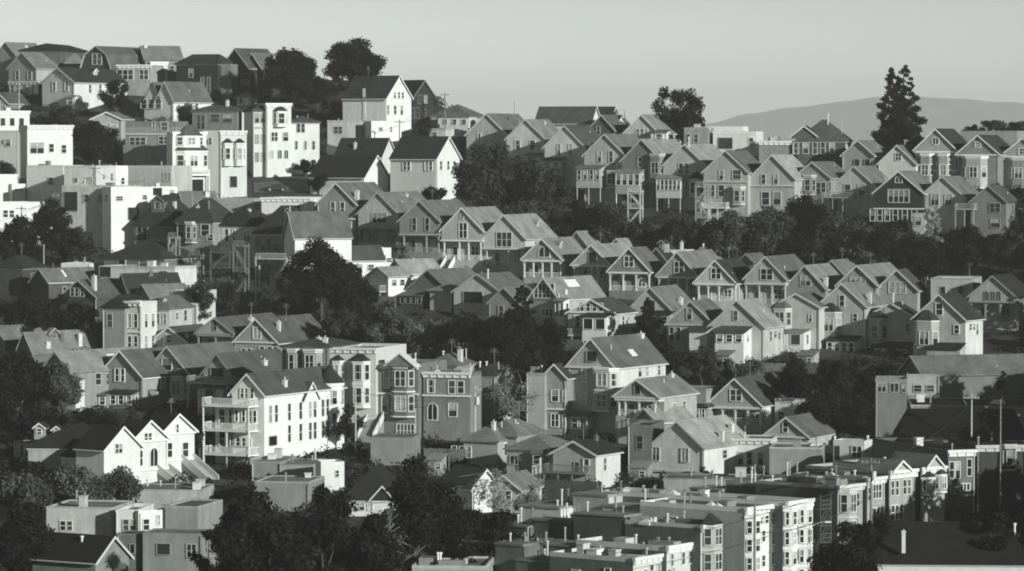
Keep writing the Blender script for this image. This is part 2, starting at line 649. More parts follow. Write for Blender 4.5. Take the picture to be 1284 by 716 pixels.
        if porch.get('rail', True):
            rl.build('railing', tm, root)
        hd = max(1.6, ztop - zfl - .5)
        dx = porch.get('door', -.5) * hw
        MB().box(dx - .55, dx + .55, rc - .09, rc - .002, zfl, zfl + min(hd, 2.4)).box(dx - .42, dx + .42, rc - .11, rc - .094, zfl + .1, zfl + min(hd, 2.4) - .12, 1).build('door', [tm, trim_mat(.1)], root)
        for q in porch.get('win', (.45,)):
            put((q * hw, rc - .001, zfl + hd * .55), 0, 1.3, hd * .62, '2')
    # ---- bays
    for bspec in bay:
        zuc, zw, zvt, zvb_, cap, nf = bspec[:6]
        bst = bspec[6] if len(bspec) > 6 else ''
        bw = zw * k / ca
        pj = min(1.1, .38 * bw)
        z1, z0 = Zz(zvt), max(Zz(zvb_), ground + 4)
        xc = X(zuc)
        yo = -.004
        pl = [(xc - bw / 2, yo), (xc - bw * .28, -pj), (xc + bw * .28, -pj), (xc + bw / 2, yo)]
        bm_ = MB()
        bm_.prism_z(pl, z0, z1)
        bo = bm_.build('bay_window', wm, root)
        big = [(xc + (x - xc) * 1.12, y * 1.14 - .05 if y < -.1 else y) for x, y in pl]
        for zz in [z1 - .16] + [z0 + (z1 - z0) * i / nf for i in range(0, nf)]:
            MB().prism_z([(xc + (x - xc) * 1.06, y * 1.07) for x, y in pl], zz - .1, zz + .1).build('moulding', tm, bo)
        if cap == 'hip':
            cm = MB()
            z2 = z1 + bw * .38
            pts = [(x, y, z1 + .02) for x, y in big] + [(xc - bw * .1, -.006, z2), (xc + bw * .1, -.006, z2)]
            cm.add(pts, [(0, 1, 4), (1, 2, 5, 4), (2, 3, 5), (3, 2, 1, 0)])
            cm.build('bay_roof', rm if rt < .2 else roof_mat(.08), bo)
        elif cap == 'gable':
            cm = MB()
            z2 = z1 + bw * .5
            cm.prism_y([(xc - bw * .62, z1 + .02), (xc + bw * .62, z1 + .02), (xc, z2)], -pj - .3, .6)
            cm.build('bay_gable', wm, bo)
            cv = MB().chevron(bw * .68, z1 - .05, z2 + .02, .16, -pj - .5, .8)
            cv.v = [(x + xc, y, z) for x, y, z in cv.v]
            cv.build('bay_roof', tm, bo)
        else:
            MB().prism_z(big, z1 + .004, z1 + .3).build('bay_roof', tm, bo)
        fh = (z1 - z0) / nf
        for i in range(nf):
            zc = z0 + fh * (i + .52)
            hh = min(fh * .62, 2.1)
            fw = max(.6, bw * .56 - .5)
            window(bo, (xc, -pj - .001, zc), 0, fw if fw < 1.5 else 1.5, hh, bst if bst else ('' if fw < 1.2 else '2'), tr, True)
            th = math.atan2(pj, .22 * bw)
            sw = max(.4, math.hypot(pj, .22 * bw) - .55)
            for sg in (-1, 1):
                window(bo, (xc + sg * bw * .39, -pj / 2 - .001, zc), sg * th, sw, hh, '', tr, True)
    # ---- lean-to annexes
    for sp in annex:
        za0, za1, zvt, zvb_, pj, nwin = sp[:6]
        opt = sp[6] if len(sp) > 6 else {}
        xa, xb = X(za0), X(za1)
        pj_ = pj
        z1, z0 = Zz(zvt), Zz(zvb_)
        drop = opt.get('drop', .22) * pj_
        zlo = z0 if opt.get('stilts') else ground
        am = MB().prism_x([(-.006, zlo), (-.006, z1), (-pj_, z1 - drop), (-pj_, zlo)], xa, xb)
        ao = am.build('annex', wall_mat(opt.get('wt', wt)), root)
        rm_ = MB().prism_x([(-.008, z1 + .02), (-.008, z1 + .18), (-pj_ - .35, z1 - drop * (1 + .35 / pj_) + .18), (-pj_ - .35, z1 - drop * (1 + .35 / pj_) + .02)], xa - .25, xb + .25)
        rm_.build('annex_roof', roof_mat(opt.get('rt', rt)), ao)
        if nwin:
            hh = opt.get('h', (z1 - drop - z0) * .5)
            zc = z1 - drop - .3 - hh / 2
            cw = (xb - xa) / nwin
            for i in range(nwin):
                window(ao, (xa + cw * (i + .5), -pj_ - .001, zc), 0, min(cw * opt.get('fill', .62), 1.6), hh, opt.get('st', ''), opt.get('tr', tr), True)
            if opt.get('side', True) and pj_ > 1.2:
                window(ao, (xb + .001, -pj_ / 2, zc), R(90), min(.9, pj_ * .4), hh * .9, '', opt.get('tr', tr), True)
        if opt.get('stilts'):
            for i, x in enumerate((xa + .15, (xa + xb) / 2, xb - .15)):
                MB().tube((x, -pj_ + .15, ground), (x, -pj_ + .15, zlo), .1).build('stilt', trim_mat(opt.get('pt', .5)), ao)
    # ---- decks and balconies
    for sp in deck:
        za0, za1, zv, pj = sp[:4]
        opt = sp[4] if len(sp) > 4 else {}
        xa, xb, z = X(za0), X(za1), Zz(zv)
        dt = trim_mat(opt.get('tr', tr))
        do = MB().box(xa, xb, -pj, -.006, z - .22, z).build('balcony' if opt.get('posts', True) is False else 'deck', dt, root)
        rl = MB()
        hgt = opt.get('h', 1.0)
        yk = -pj + .05
        rl.box(xa, xb, yk - .04, yk + .04, z + hgt - .1, z + hgt)
        q = xa + .05
        stp = opt.get('gap', .24)
        bwid = opt.get('slat', .035)
        while q <= xb:
            rl.box(q - bwid, q + bwid, yk - .02, yk + .02, z, z + hgt - .1)
            q += stp
        for xs_ in (xa + .04, xb - .04):
            rl.box(xs_ - .04, xs_ + .04, -pj + .1, -.01, z + hgt - .1, z + hgt)
            q = -pj + .2
            while q < -.05:
                rl.box(xs_ - .02, xs_ + .02, q - bwid, q + bwid, z, z + hgt - .1)
                q += stp
        rl.build('railing', dt, do)
        n = opt.get('n', 3)
        top = Zz(opt['roofv']) if 'roofv' in opt else z - .22
        for i in range(n):
            x = xa + .12 + (xb - xa - .24) * i / (n - 1)
            MB().box(x - .08, x + .08, -pj + .1, -pj + .26, opt.get('pz', ground), z - .224).build('post', dt, do)
    # ---- front stairs
    for zu, zvt, zvb_, ww, run in stairs:
        x, z1, z0 = X(zu), Zz(zvt), Zz(zvb_)
        n = max(4, int((z1 - z0) / .2))
        st = MB()
        for i in range(n):
            yy = -run * (i + 1) / n
            st.box(x - ww / 2, x + ww / 2, yy, yy + run / n, z0 - 3, z1 - (z1 - z0) * (i + .5) / n)
        so = st.build('stairs', plain_mat('step_boards', .3), root)
        for sg in (-1, 1):
            xx = x + sg * (ww / 2 + .06)
            MB().prism_x([(-.01, z1 - .4), (-.01, z1 + .8), (-run, z0 + .8), (-run, z0 - .4)], xx - .05, xx + .05).build('stair_wall', trim_mat(max(tr, .6)), so)
    # ---- chimneys, pipes, skylights
    for ch in chim:
        fx, fy, hgt, kind = ch[:4]
        z = roofz(fx, fy) - .3
        x, y = fx * hw, fy * D
        if kind == 'p':
            MB().tube((x, y, z), (x, y, z + hgt + .3), .13, .13, 7).tube((x, y, z + hgt + .3), (x, y, z + hgt + .5), .22, .2, 7).build('vent_pipe', metal_mat(.75), roof)
        else:
            t_ = .62 if kind == 'w' else .14
            ca_, cb_, cc_ = random.uniform(.2, .36), random.uniform(.22, .45), random.uniform(.12, .5)
            MB().box(x - ca_, x + ca_, y - cb_, y + cb_, z - .6, z + hgt + .1).box(x - ca_ - .06, x + ca_ + .06, y - cb_ - .06, y + cb_ + .06, z + hgt + .1, z + hgt + .22).tube((x, y, z + hgt + .22), (x, y, z + hgt + .22 + cc_), .11, .09, 7).build('chimney', plain_mat('chimney_stucco', t_, .8, .2), roof)
    for fx, fy, ww, ll in skylight:
        z = roofz(fx, fy)
        sl = (zt - ze) / hw if shape == 'gable' else 0
        x, y = fx * hw, fy * D
        sg = 1 if fx >= 0 else -1
        dz = -sg * sl * ww
        MB().add([(x, y, z + .22), (x + ww, y, z + .22 + dz), (x + ww, y + ll, z + .22 + dz), (x, y + ll, z + .22),
                  (x, y, z + .34), (x + ww, y, z + .34 + dz), (x + ww, y + ll, z + .34 + dz), (x, y + ll, z + .34)],
                 [(3, 2, 1, 0), (4, 5, 6, 7), (0, 1, 5, 4), (1, 2, 6, 5), (2, 3, 7, 6), (3, 0, 4, 7)]).build('skylight', metal_mat(.8), roof)
    rnd = random.Random(int(u * 7 + v * 13))
    for i in range(vents):
        fx, fy = rnd.uniform(-.8, .8), rnd.uniform(.08, .9)
        z = roofz(fx, fy)
        x, y = fx * hw, fy * D
        q = rnd.random()
        if q < .6:
            hgt = rnd.uniform(.5, 1.5)
            r_ = rnd.uniform(.07, .14)
            MB().tube((x, y, z), (x, y, z + hgt), r_, r_, 6).tube((x, y, z + hgt), (x, y, z + hgt + .18), r_ * 1.7, r_ * 1.5, 6).build('vent_pipe', metal_mat(rnd.choice((.2, .35, .6))), roof)
        elif q < .85:
            a_, b_, hgt = rnd.uniform(.3, .7), rnd.uniform(.3, .8), rnd.uniform(.5, 1.3)
            MB().box(x - a_, x + a_, y - b_, y + b_, z, z + hgt).box(x - a_ - .08, x + a_ + .08, y - b_ - .08, y + b_ + .08, z + hgt, z + hgt + .1).build('roof_hatch', plain_mat('chimney_stucco', rnd.choice((.25, .5, .7)), .8, .2), roof)
        else:
            a_ = rnd.uniform(.5, .9)
            MB().box(x - a_, x + a_, y - a_, y + a_, z, z + .3).add([(x - a_, y - a_, z + .3), (x + a_, y - a_, z + .3), (x + a_, y + a_, z + .3), (x - a_, y + a_, z + .3), (x, y, z + .75)], [(0, 1, 4), (1, 2, 4), (2, 3, 4), (3, 0, 4)]).build('skylight', metal_mat(.7), roof)
    # ---- clutter on flat roofs: low raised sections, light wells, hatches
    for i in range(blocks):
        bx, by = rnd.uniform(1.2, wid * .36), rnd.uniform(1.0, 3.4)
        x, y = rnd.uniform(-hw + .3 + bx / 2, hw - .3 - bx / 2), D * (i + rnd.uniform(.1, .9)) / blocks
        y = min(max(y, 1.2 + by / 2), D - .4 - by / 2)
        z = zt - par + .062
        h_ = rnd.uniform(.15, .9)
        bo = MB().box(x - bx / 2, x + bx / 2, y - by / 2, y + by / 2, z, z + h_).build('roof_block', wall_mat(rnd.choice((.1, .2, .3, .5))), roof)
    # ---- small things every roof and front collects
    if shape in ('gable', 'hip', 'gambrel') and wid > 4:
        if hr.random() < .55:
            fx, fy = hr.uniform(.15, .8), hr.uniform(.15, .85)
            z = roofz(fx, fy) - .3 if shape != 'hip' else ze
            hh_ = hr.uniform(.5, 1.1) + (0 if shape != 'hip' else (zt - ze) * .8)
            MB().tube((fx * hw, fy * D, z), (fx * hw, fy * D, z + hh_), .08, .08, 6).build('vent_pipe', metal_mat(hr.choice((.3, .5, .7))), roof)
        if hr.random() < .3:
            y = hr.uniform(.3, .8) * D
            ab = MB().tube((0, y, zt - .2), (0, y, zt + 2.2), .035, .03, 5)
            for q in range(4):
                ab.bar((-.7 + q * .1, y - .02, zt + 1.6 + q * .16), (.7 - q * .1, y + .02, zt + 1.6 + q * .16), .03)
            ab.build('aerial', metal_mat(.3), roof)
    if hr.random() < .5 and shape != 'shed' and not porch:
        sx = hr.choice((-1, 1)) * (hw - .18)
        MB().tube((sx, -.09, ground), (sx, -.09, ze - .3), .06, .06, 6).build('downpipe', trim_mat(hr.choice((.2, .4, .7))), root)
    if not Lw and shape == 'flat' and wt > .6 and a < -20 and D > 3:
        for q in ((.3, .68) if D > 6 else (.5,)):
            put((-hw - .001, D * q, zt - par - hr.uniform(1.5, 2.0)), -R(90), hr.choice((.7, 1.0)), hr.choice((.8, 1.3)), '')
            if hr.random() < .5:
                put((-hw - .001, D * q, zt - par - 4.6), -R(90), .8, 1.2, '')
    if not Rw and shape == 'flat' and wt > .6 and a > 10 and D > 5 and not rear:
        for q in (.35, .7):
            put((hw + .001, D * q, zt - par - hr.uniform(1.5, 2.0)), R(90), hr.choice((.7, 1.0)), hr.choice((.8, 1.3)), '')
    if shape == 'flat' and not W and wt > .5 and sw is None:
        for q in hr.sample((-.6, -.2, .2, .6), 2):
            put((q * hw, -.001, zt - par - hr.uniform(1.6, 2.2)), 0, hr.choice((.6, .9, 1.2)), hr.choice((.7, 1.2)), '')
    if not Rw and shape in ('gable', 'hip') and a > 5 and D > 8:
        n_ = hr.choice((1, 2, 2, 3))
        for q in range(n_):
            put((hw + .001, D * (.2 + .6 * (q + hr.uniform(.2, .8)) / n_), ze - hr.uniform(1.2, 1.8)), R(90), hr.choice((.7, .9, 1.1)), hr.choice((1.0, 1.5, 1.7)), '')
    # ---- dormers: small gabled boxes on the roof  (fx, fy, width m, height m, side)
    for fx, fy, dw, dh, side in dormer:
        x, y = fx * hw, fy * D
        z = roofz(fx, fy)
        dl = dh / max(.25, (zt - ze) / hw) + .6
        h2 = dw * .42
        dmb = MB().prism_y([(-dw / 2, -.4), (dw / 2, -.4), (dw / 2, dh), (0, dh + h2), (-dw / 2, dh)], 0, dl)
        rz = {'r': R(90), 'l': -R(90), 'f': 0}[side]
        do = dmb.build('dormer', wm, root, (x, y, z), rz)
        MB().chevron(dw / 2 + .2, dh - .08, dh + h2 + .01, .14, -.25, dl).build('dormer_roof', rm, do)
        MB().chevron(dw / 2 + .22, dh - .2, dh + h2 - .1, .2, -.31, -.254).build('dormer_trim', tm, do)
        window(do, (0, -.001, dh * .55), 0, dw * .45, dh * .7, '', tr, True)
    # ---- cross gables standing on a wall (xpos zoom px or frac, width m, z range): front side
    for zu, zvp, zve, zw in frontg:
        xg, zp_, z_e, gw_ = X(zu), Zz(zvp), Zz(zve), zw * k / ca / 2
        go = MB().prism_y([(-gw_, z_e - .5), (gw_, z_e - .5), (gw_, z_e), (0, zp_), (-gw_, z_e)], -.25, D * .45).build('front_gable', wm, root, (xg, 0, 0))
        sl = (zp_ - z_e) / gw_
        MB().chevron(gw_ + .25, z_e - .25 * sl + .02, zp_ + .02, .16, -.6, D * .45).build('gable_roof', rm, go)
        MB().chevron(gw_ + .28, z_e - .25 * sl - .12, zp_ - .12, .28, -.66, -.596).build('gable_trim', tm, go)
    return root, dict(hw=hw, D=D, zt=zt, ze=ze, k=k, ca=ca, X=X, Z=Zz, base=base, a=a, s=s, wm=wm, tm=tm, rm=rm, roof=roof)

GN = 'gabled houses on the hillside'
FN = 'flat roofed houses on the hillside'
HN = 'hip roofed houses on the hillside'

def G(label, u, v, ve, vb, w, d=None, a=23, wt=.4, rt=.2, tr=.6, **kw):
    return house('gable', 'gabled_house', label, u, v, vb, w, d, a, ve=ve, wt=wt, rt=rt, tr=tr, group=GN, **kw)

def Fl(label, u, v, vb, w, d=None, a=15, wt=.4, rt=.3, tr=.6, **kw):
    return house('flat', 'flat_roofed_house', label, u, v, vb, w, d, a, wt=wt, rt=rt, tr=tr, group=FN, **kw)

def Hp(label, u, v, ve, vb, w, d=None, a=15, wt=.4, rt=.15, tr=.6, **kw):
    return house('hip', 'hip_roofed_house', label, u, v, vb, w, d, a, ve=ve, wt=wt, rt=rt, tr=tr, group=HN, **kw)
# ================================================================== the houses
S4 = 3.891
# ---------------------------------------------------------------- hilltop at upper left
crop(0, 30, S4)
G('grey gabled house with two small windows on the hilltop edge, above a white posted sunporch', 110, 140, 215, 325, 160, 180, a=35, wt=.55, rt=.28, tr=.5, W=[([80, 152], 250, 20, 42)], Rw=[([.6], 240, .9, 1.4)], chim=[(.3, .7, .6, 'c')])
G('pale gabled house with a tiny attic window, dark shrub in front of its base', 285, 215, 285, 420, 185, 185, a=35, wt=.75, rt=.1, tr=.8, W=[([262, 333], 305, 17, 42), ([295], 243, 25, 20)], dormer=[(.5, .55, 1.3, 1.0, 'r')], annex=[(355, 405, 352, 410, 1.6, 1, {'wt': .85, 'rt': .5})])
Fl('low dark sunporch with a row of white window posts', 118, 280, 352, 165, None, a=30, dm=3, wt=.12, rt=.1, tr=.6, W=[(5, 316, 22, 50)], par=.2)
Hp('dark ridged roof of a house seen just over the grey gabled hilltop house', 195, 92, 132, 300, 210, 60, a=10, wt=.15, rt=.06, tr=.2, chim=[(-.3, .5, .8, 'p')])
G('small grey roofed house cut off at the picture edge, high on the hilltop', 30, 92, 150, 300, 110, 90, a=30, wt=.3, rt=.3, tr=.4, chim=[(.5, .5, .9, 'w')])
G('small dark house with bright mullioned window beside the flagless pole, far upper edge', -10, 335, 385, 430, 110, None, a=20, wt=.25, rt=.12, tr=.7, W=[([15], 395, 28, 45, '2')])
house('gambrel', 'gambrel_house', 'dark barn-roofed house with a white framed square window in its rounded gable', 470, 112, 345, 165, 190, 30, ve=215, wt=.1, rt=.24, tr=.75, W=[([475], 172, 50, 52, '2')], group=GN, chim=[(.4, .8, .8, 'w')])
G('plain grey roofed house standing behind the barn-roofed house on the skyline', 690, 110, 172, 300, 60, 170, a=68, wt=.3, rt=.26, tr=.4, Rw=[([.7], 220, 1, 1.2)], chim=[(.1, .1, .6, 'w')])
Fl('flat roofed grey house with white cornice and a wide dark picture window', 648, 200, 350, 190, None, a=15, dm=8, wt=.35, rt=.2, tr=.8, W=[([610], 248, 80, 48, '3'), ([705], 248, 45, 48, '2')], par=.3)
Fl('narrow white bay-like house beside the white corniced grey house', 776, 186, 310, 78, None, a=-22, dm=6, wt=.85, rt=.3, tr=.8, W=[([760, 795], 250, 18, 45)])
G('white house with twin pointed gables over a band of dark windows', 806, 284, 372, 478, 92, 140, a=32, wt=.8, rt=.24, tr=.8, twin=738, W=[([690, 730, 770], 390, 30, 42)], Rw=[([.3, .6], 400, .9, 1.4)])
Hp('tall near-black house with thin pale strips on its wall, below the skyline', 962, 146, 196, 370, 215, None, a=22, dm=9, wt=.06, rt=.1, tr=.4, W=[([990, 1022], 300, 14, 80), ([930], 240, 20, 40)], ridge=.6)
Fl('dark weathered house with a white sill window next to the near-black house', 1075, 196, 372, 105, 60, a=15, wt=.2, rt=.1, tr=.3, W=[([1020], 240, 30, 60), ([1065], 300, 28, 45), ([1020], 320, 26, 60)], cornice=False)
G('dark gabled house with pale bargeboards and a tin chimney cap on the skyline', 1150, 122, 215, 350, 150, 130, a=40, wt=.06, rt=.12, tr=.6, W=[([1205], 285, 34, 20)], chim=[(-.4, .3, 1.2, 'c')])
G('dark gabled house with a bright patched roof edge beside the big round tree', 1232, 145, 235, 350, 130, 120, a=40, wt=.05, rt=.2, tr=.7, chim=[(.3, .6, .9, 'w')])
Hp('little white hut with a square window under a low pyramid roof', 1188, 330, 358, 400, 66, None, a=20, dm=4.5, wt=.8, rt=.3, tr=.6, W=[([1175], 375, 20, 22)])
Hp('brown-grey flat-eaved house with a dark overhanging roof and three dim windows', 1048, 388, 425, 560, 225, None, a=12, dm=9, wt=.3, rt=.14, tr=.35, W=[([978], 478, 40, 70, '2'), ([1050], 460, 45, 38), ([1112], 462, 45, 38)], chim=[(.42, .3, 1.6, 'w')])
Hp('pale house with three slim windows under a dark eave, beside the white bay-fronted block', 1235, 392, 424, 560, 105, None, a=-12, dm=9, wt=.7, rt=.16, tr=.5, W=[([1208, 1236, 1266], 460, 15, 36)])
Fl('white flat-topped house with faint windows at the far edge of the upper slope', 62, 425, 560, 145, None, a=-25, dm=10, wt=.85, rt=.4, tr=.8, W=[([20, 60, 100], 478, 18, 34, 'dark')], vents=2)
Fl('big grey stucco box house in front of the white flat-topped house', 55, 520, 745, 165, 45, a=27, wt=.85, rt=.35, tr=.6, cornice=False, vents=1)
Fl('bright white stucco house with a pair of dark windows and an overhanging cornice', 245, 495, 745, 190, 62, a=-32, wt=.86, rt=.4, tr=.85, W=[([190], 605, 55, 52, '2'), ([250], 605, 18, 38), ([302], 610, 18, 38)], vents=1)
Fl('white stucco cube with one small window, against the grey box house', 118, 522, 745, 55, 40, a=-32, wt=.86, rt=.4, tr=.85, W=[([120], 612, 22, 25)], cornice=False)
Fl('brown-grey house with two white framed triple windows above the blank grey wall', 735, 475, 700, 255, None, a=12, dm=9, wt=.26, rt=.18, tr=.75, W=[([670], 572, 80, 36, '3'), ([815], 568, 75, 36, '3'), ([805], 500, 32, 40), ([750], 495, 14, 40)], belt=[538], par=1.2, cornice=False, vents=3)
Fl('long blank dark grey wall of a box house below the triple windows', 715, 590, 800, 243, None, a=20, dm=9, wt=.36, rt=.15, tr=.4, cornice=False, vents=2)
Fl('ornate white house with dark capped bays and balconies stepping down the slope', 925, 528, 860, 150, 40, a=-28, wt=.84, rt=.12, tr=.85, bay=[(925, 120, 545, 600, 'hip', 1), (935, 140, 618, 720, 'hip', 1)], W=[([872, 905], 760, 20, 40), ([960], 790, 50, 60, 'dark')], deck=[(880, 1005, 735, 1.3, {'n': 2})])
Fl('plain grey side-walled house wedged beside the ornate white house', 1035, 520, 845, 92, None, a=20, dm=10, wt=.7, rt=.25, tr=.5, cornice=False)
Fl('white house with two dark little peaked caps over its bay windows', 1140, 522, 845, 126, None, a=-8, dm=11, wt=.82, rt=.3, tr=.85, bay=[(1112, 54, 580, 690, 'hip', 1), (1168, 54, 580, 690, 'hip', 1)], W=[([1140], 770, 30, 50, 'dark')])
G('small grey cottage with white fascia tucked under the hilltop trees', 520, 432, 465, 570, 150, None, a=12, wt=.4, rt=.25, tr=.8, W=[([500, 560], 515, 24, 44), ([530], 515, 14, 60)], dm=8)

crop(320, 30, S4)
G('white house with a bright sharp gable and long dark roof under the umbrella pine', 700, 256, 362, 530, 112, 218, a=-60, wt=.86, rt=.07, tr=.85, W=[([682, 700, 717], 348, 9, 30), ([652, 712], 420, 11, 45), ([683], 420, 12, 40)], Lw=[([.5], 390, .3, 6.5)], dm=11)
G('dark shingled gabled house right behind the white sharp gabled house', 822, 277, 355, 490, 98, 105, a=-48, wt=.05, rt=.06, tr=.25, W=[([803, 830], 368, 16, 38), ([770, 792], 435, 13, 48), ([826], 435, 13, 34)])
Hp('low pyramid-roofed house with a stub chimney on the skyline beside the utility pole', 950, 392, 452, 510, 185, None, a=20, dm=10, wt=.7, rt=.24, tr=.6, W=[(4, 478, 18, 22)], chim=[(0, .5, 1.2, 'c')])
Fl('low pale house with roof clutter between skyline houses', 1120, 462, 520, 90, None, a=15, dm=7, wt=.7, rt=.3, tr=.6, vents=4, cornice=False)
G('grey gabled house with two tall attic windows, first of the upper terrace row', 1130, 440, 540, 665, 200, 150, wt=.62, rt=.3, tr=.65, W=[([1093, 1150], 562, 15, 54)], chim=[(.3, .5, .7, 'c')], annex=[(1110, 1160, 612, 665, 1.5, 1, {'wt': .7})])
Hp('pale house with brown eaves at the start of the white bay-fronted block', 28, 390, 425, 745, 70, None, a=-14, dm=11, wt=.74, rt=.14, tr=.5, W=[([10, 38], 460, 18, 44), ([10, 38], 562, 16, 44), ([10, 38], 650, 16, 44)], belt=[505])
Fl('tall white house with a dark capped top bay and arched ground windows', 115, 388, 745, 118, None, a=-18, dm=11, wt=.85, rt=.3, tr=.85, bay=[(122, 66, 425, 500, 'hip', 1)], W=[([95], 550, 28, 44, '2'), ([147], 550, 24, 44), ([82, 120, 150], 636, 18, 42, 'arch')])
Hp('white house with brown eave shaded at one corner, end of the bay-fronted block', 240, 448, 480, 730, 145, None, a=-10, dm=10, wt=.78, rt=.15, tr=.5, W=[([212, 234], 508, 13, 40), ([202, 246, 285], 592, 10, 38)], vents=1)
Fl('grey stucco house with one dark window above a bright lamp globe', 400, 470, 690, 100, None, a=10, dm=8, wt=.5, rt=.3, tr=.5, W=[([405], 518, 40, 32, '2')], cornice=False, vents=2)
Fl('recessed garage front with a wide dark opening and pale posts', 510, 476, 575, 125, None, a=10, dm=8, wt=.6, rt=.3, tr=.6, W=[([500], 530, 60, 72, 'dark'), ([555], 530, 30, 72, 'dark')], cornice=False, vents=3)
Fl('small bright white box house with two tiny windows behind the dark roofs', 640, 474, 575, 140, 40, a=-35, wt=.86, rt=.5, tr=.85, W=[([613], 513, 18, 16), ([662], 515, 9, 24)], cornice=False)
G('long dark roofed house with a pale leaning chimney', 650, 560, 645, 730, 62, 235, a=-64, wt=.7, rt=.05, tr=.6, chim=[(-.6, .62, 1.4, 'w')])
G('low house with a huge near-black roof and a kite-like bright white gable', 590, 643, 745, 840, 104, 275, a=-60, wt=.86, rt=.045, tr=.7)
G('grey sided house with paired windows and a bright gable wall above the big dark tree', 940, 553, 655, 860, 108, 228, a=-60, wt=.86, rt=.07, tr=.8, W=[([907, 940, 968], 690, 10, 42)], Lw=[([.12, .2, .6, .68], 692, .75, 1.7)], dm=12)
Fl('little grey shed house half hidden above the dark gabled roof', 890, 510, 560, 82, None, a=20, dm=5, wt=.6, rt=.4, tr=.6, W=[([875], 540, 24, 20)], cornice=False)

# ---------------------------------------------------------------- the upper terrace row
crop(640, 30, S4)
G('house with a very long plain dark roof on the skyline, behind the upper terrace row', 415, 406, 480, 570, 50, 268, a=-66, wt=.82, rt=.12, tr=.8)
G('short dark roof with one white gable edge behind the long plain skyline roof', 506, 407, 462, 550, 36, 80, a=-64, wt=.82, rt=.1, tr=.8)
G('light grey gabled house with two pale trimmed windows and a tiny white back porch', 75, 468, 560, 705, 188, 112, wt=.58, rt=.36, tr=.65, W=[([35, 107], 590, 23, 42)], annex=[(92, 152, 632, 700, 1.8, 1, {'wt': .8, 'rt': .3})], chim=[(.3, .6, .6, 'p')])
G('grey gabled house with tall attic windows above a low white-windowed lean-to', 265, 499, 602, 800, 198, 135, wt=.55, rt=.14, tr=.65, W=[([237, 292], 615, 15, 56)], annex=[(140, 270, 655, 765, 2.6, 3, {'wt': .6, 'rt': .12, 'h': 1.2})], chim=[(-.2, .8, .7, 'w')])
G('gabled house with a thin white stovepipe at its corner and a bright enclosed deck below', 460, 540, 640, 870, 196, 165, wt=.46, rt=.26, tr=.65, W=[([435, 490], 648, 18, 54)], annex=[(345, 462, 692, 800, 2.4, 4, {'wt': .5, 'rt': .3, 'stilts': 1, 'fill': .5})], bay=[(502, 80, 712, 800, 'hip', 1)], chim=[(-.75, .06, 1.6, 'w')])
G('dark fronted gabled house with a light sunlit roof in the upper terrace row', 640, 565, 668, 890, 190, 195, wt=.22, rt=.46, tr=.45, W=[([632], 675, 18, 48)], bay=[(712, 74, 640, 770, 'flat', 1)], annex=[(538, 655, 712, 830, 2.6, 4, {'wt': .5, 'rt': .4, 'stilts': 1, 'tr': .8, 'fill': .66, 'pt': .8})])
G('gabled house with three attic windows and a glazed white sunporch on stilts', 850, 590, 690, 910, 202, 172, wt=.55, rt=.5, tr=.6, W=[([832, 860, 890], 706, 17, 50)], annex=[(737, 852, 740, 850, 2.5, 6, {'wt': .6, 'rt': .4, 'stilts': 1, 'tr': .8, 'fill': .7})], bay=[(905, 78, 755, 845, 'hip', 1)], chim=[(.15, .03, 2.0, 'p')])
G('gabled house with one slim and one square attic window over a cluttered back deck', 1050, 620, 722, 945, 206, 130, wt=.46, rt=.2, tr=.6, W=[([1030], 738, 18, 46), ([1102], 735, 38, 46), ([985, 1030], 815, 26, 56)], belt=[770], deck=[(950, 1072, 895, 2.4, {'n': 4, 'tr': .7})], bay=[(1110, 60, 800, 880, 'flat', 1)])
G('wide gabled house on the skyline with white bargeboards and a bright annex', 640, 444, 532, 620, 165, 160, wt=.6, rt=.34, tr=.85, W=[([622, 642, 662], 532, 12, 40)], annex=[(700, 775, 520, 600, 2, 1, {'wt': .85, 'rt': .3})], chim=[(.2, .4, .7, 'c')])
G('dark gabled house with pale roof edges peeking between the skyline houses', 445, 446, 520, 600, 130, 110, wt=.1, rt=.18, tr=.5, W=[([430], 520, 14, 40)])
G('dark roofed house with a white flank behind the wide skyline gable', 540, 452, 500, 570, 70, 80, a=-40, wt=.7, rt=.1, tr=.6, chim=[(0, .3, 1.1, 'c')])
Fl('modern white flat roofed house with a big black picture window on the ridge', 1092, 525, 650, 205, 60, a=14, wt=.78, rt=.45, tr=.85, W=[([1050], 582, 66, 50, 'dark'), ([1172], 578, 20, 44)], par=.4, cornice=False, vents=2)
Fl('white roof storey set back on top of the modern flat roofed ridge house', 1045, 500, 600, 175, None, a=14, dm=6, wt=.86, rt=.5, tr=.85, cornice=False, par=.25)
Fl('plain grey flat roofed house with a dark double window under the leaning tree', 905, 505, 650, 115, None, a=12, dm=8, wt=.42, rt=.3, tr=.5, W=[([868, 905], 558, 20, 40)], cornice=False, vents=2)
Fl('low white house with rooftop shrubs at the far end of the ridge', 1262, 570, 660, 130, None, a=14, dm=7, wt=.8, rt=.4, tr=.8, W=[(3, 600, 14, 22)], cornice=False, vents=3)

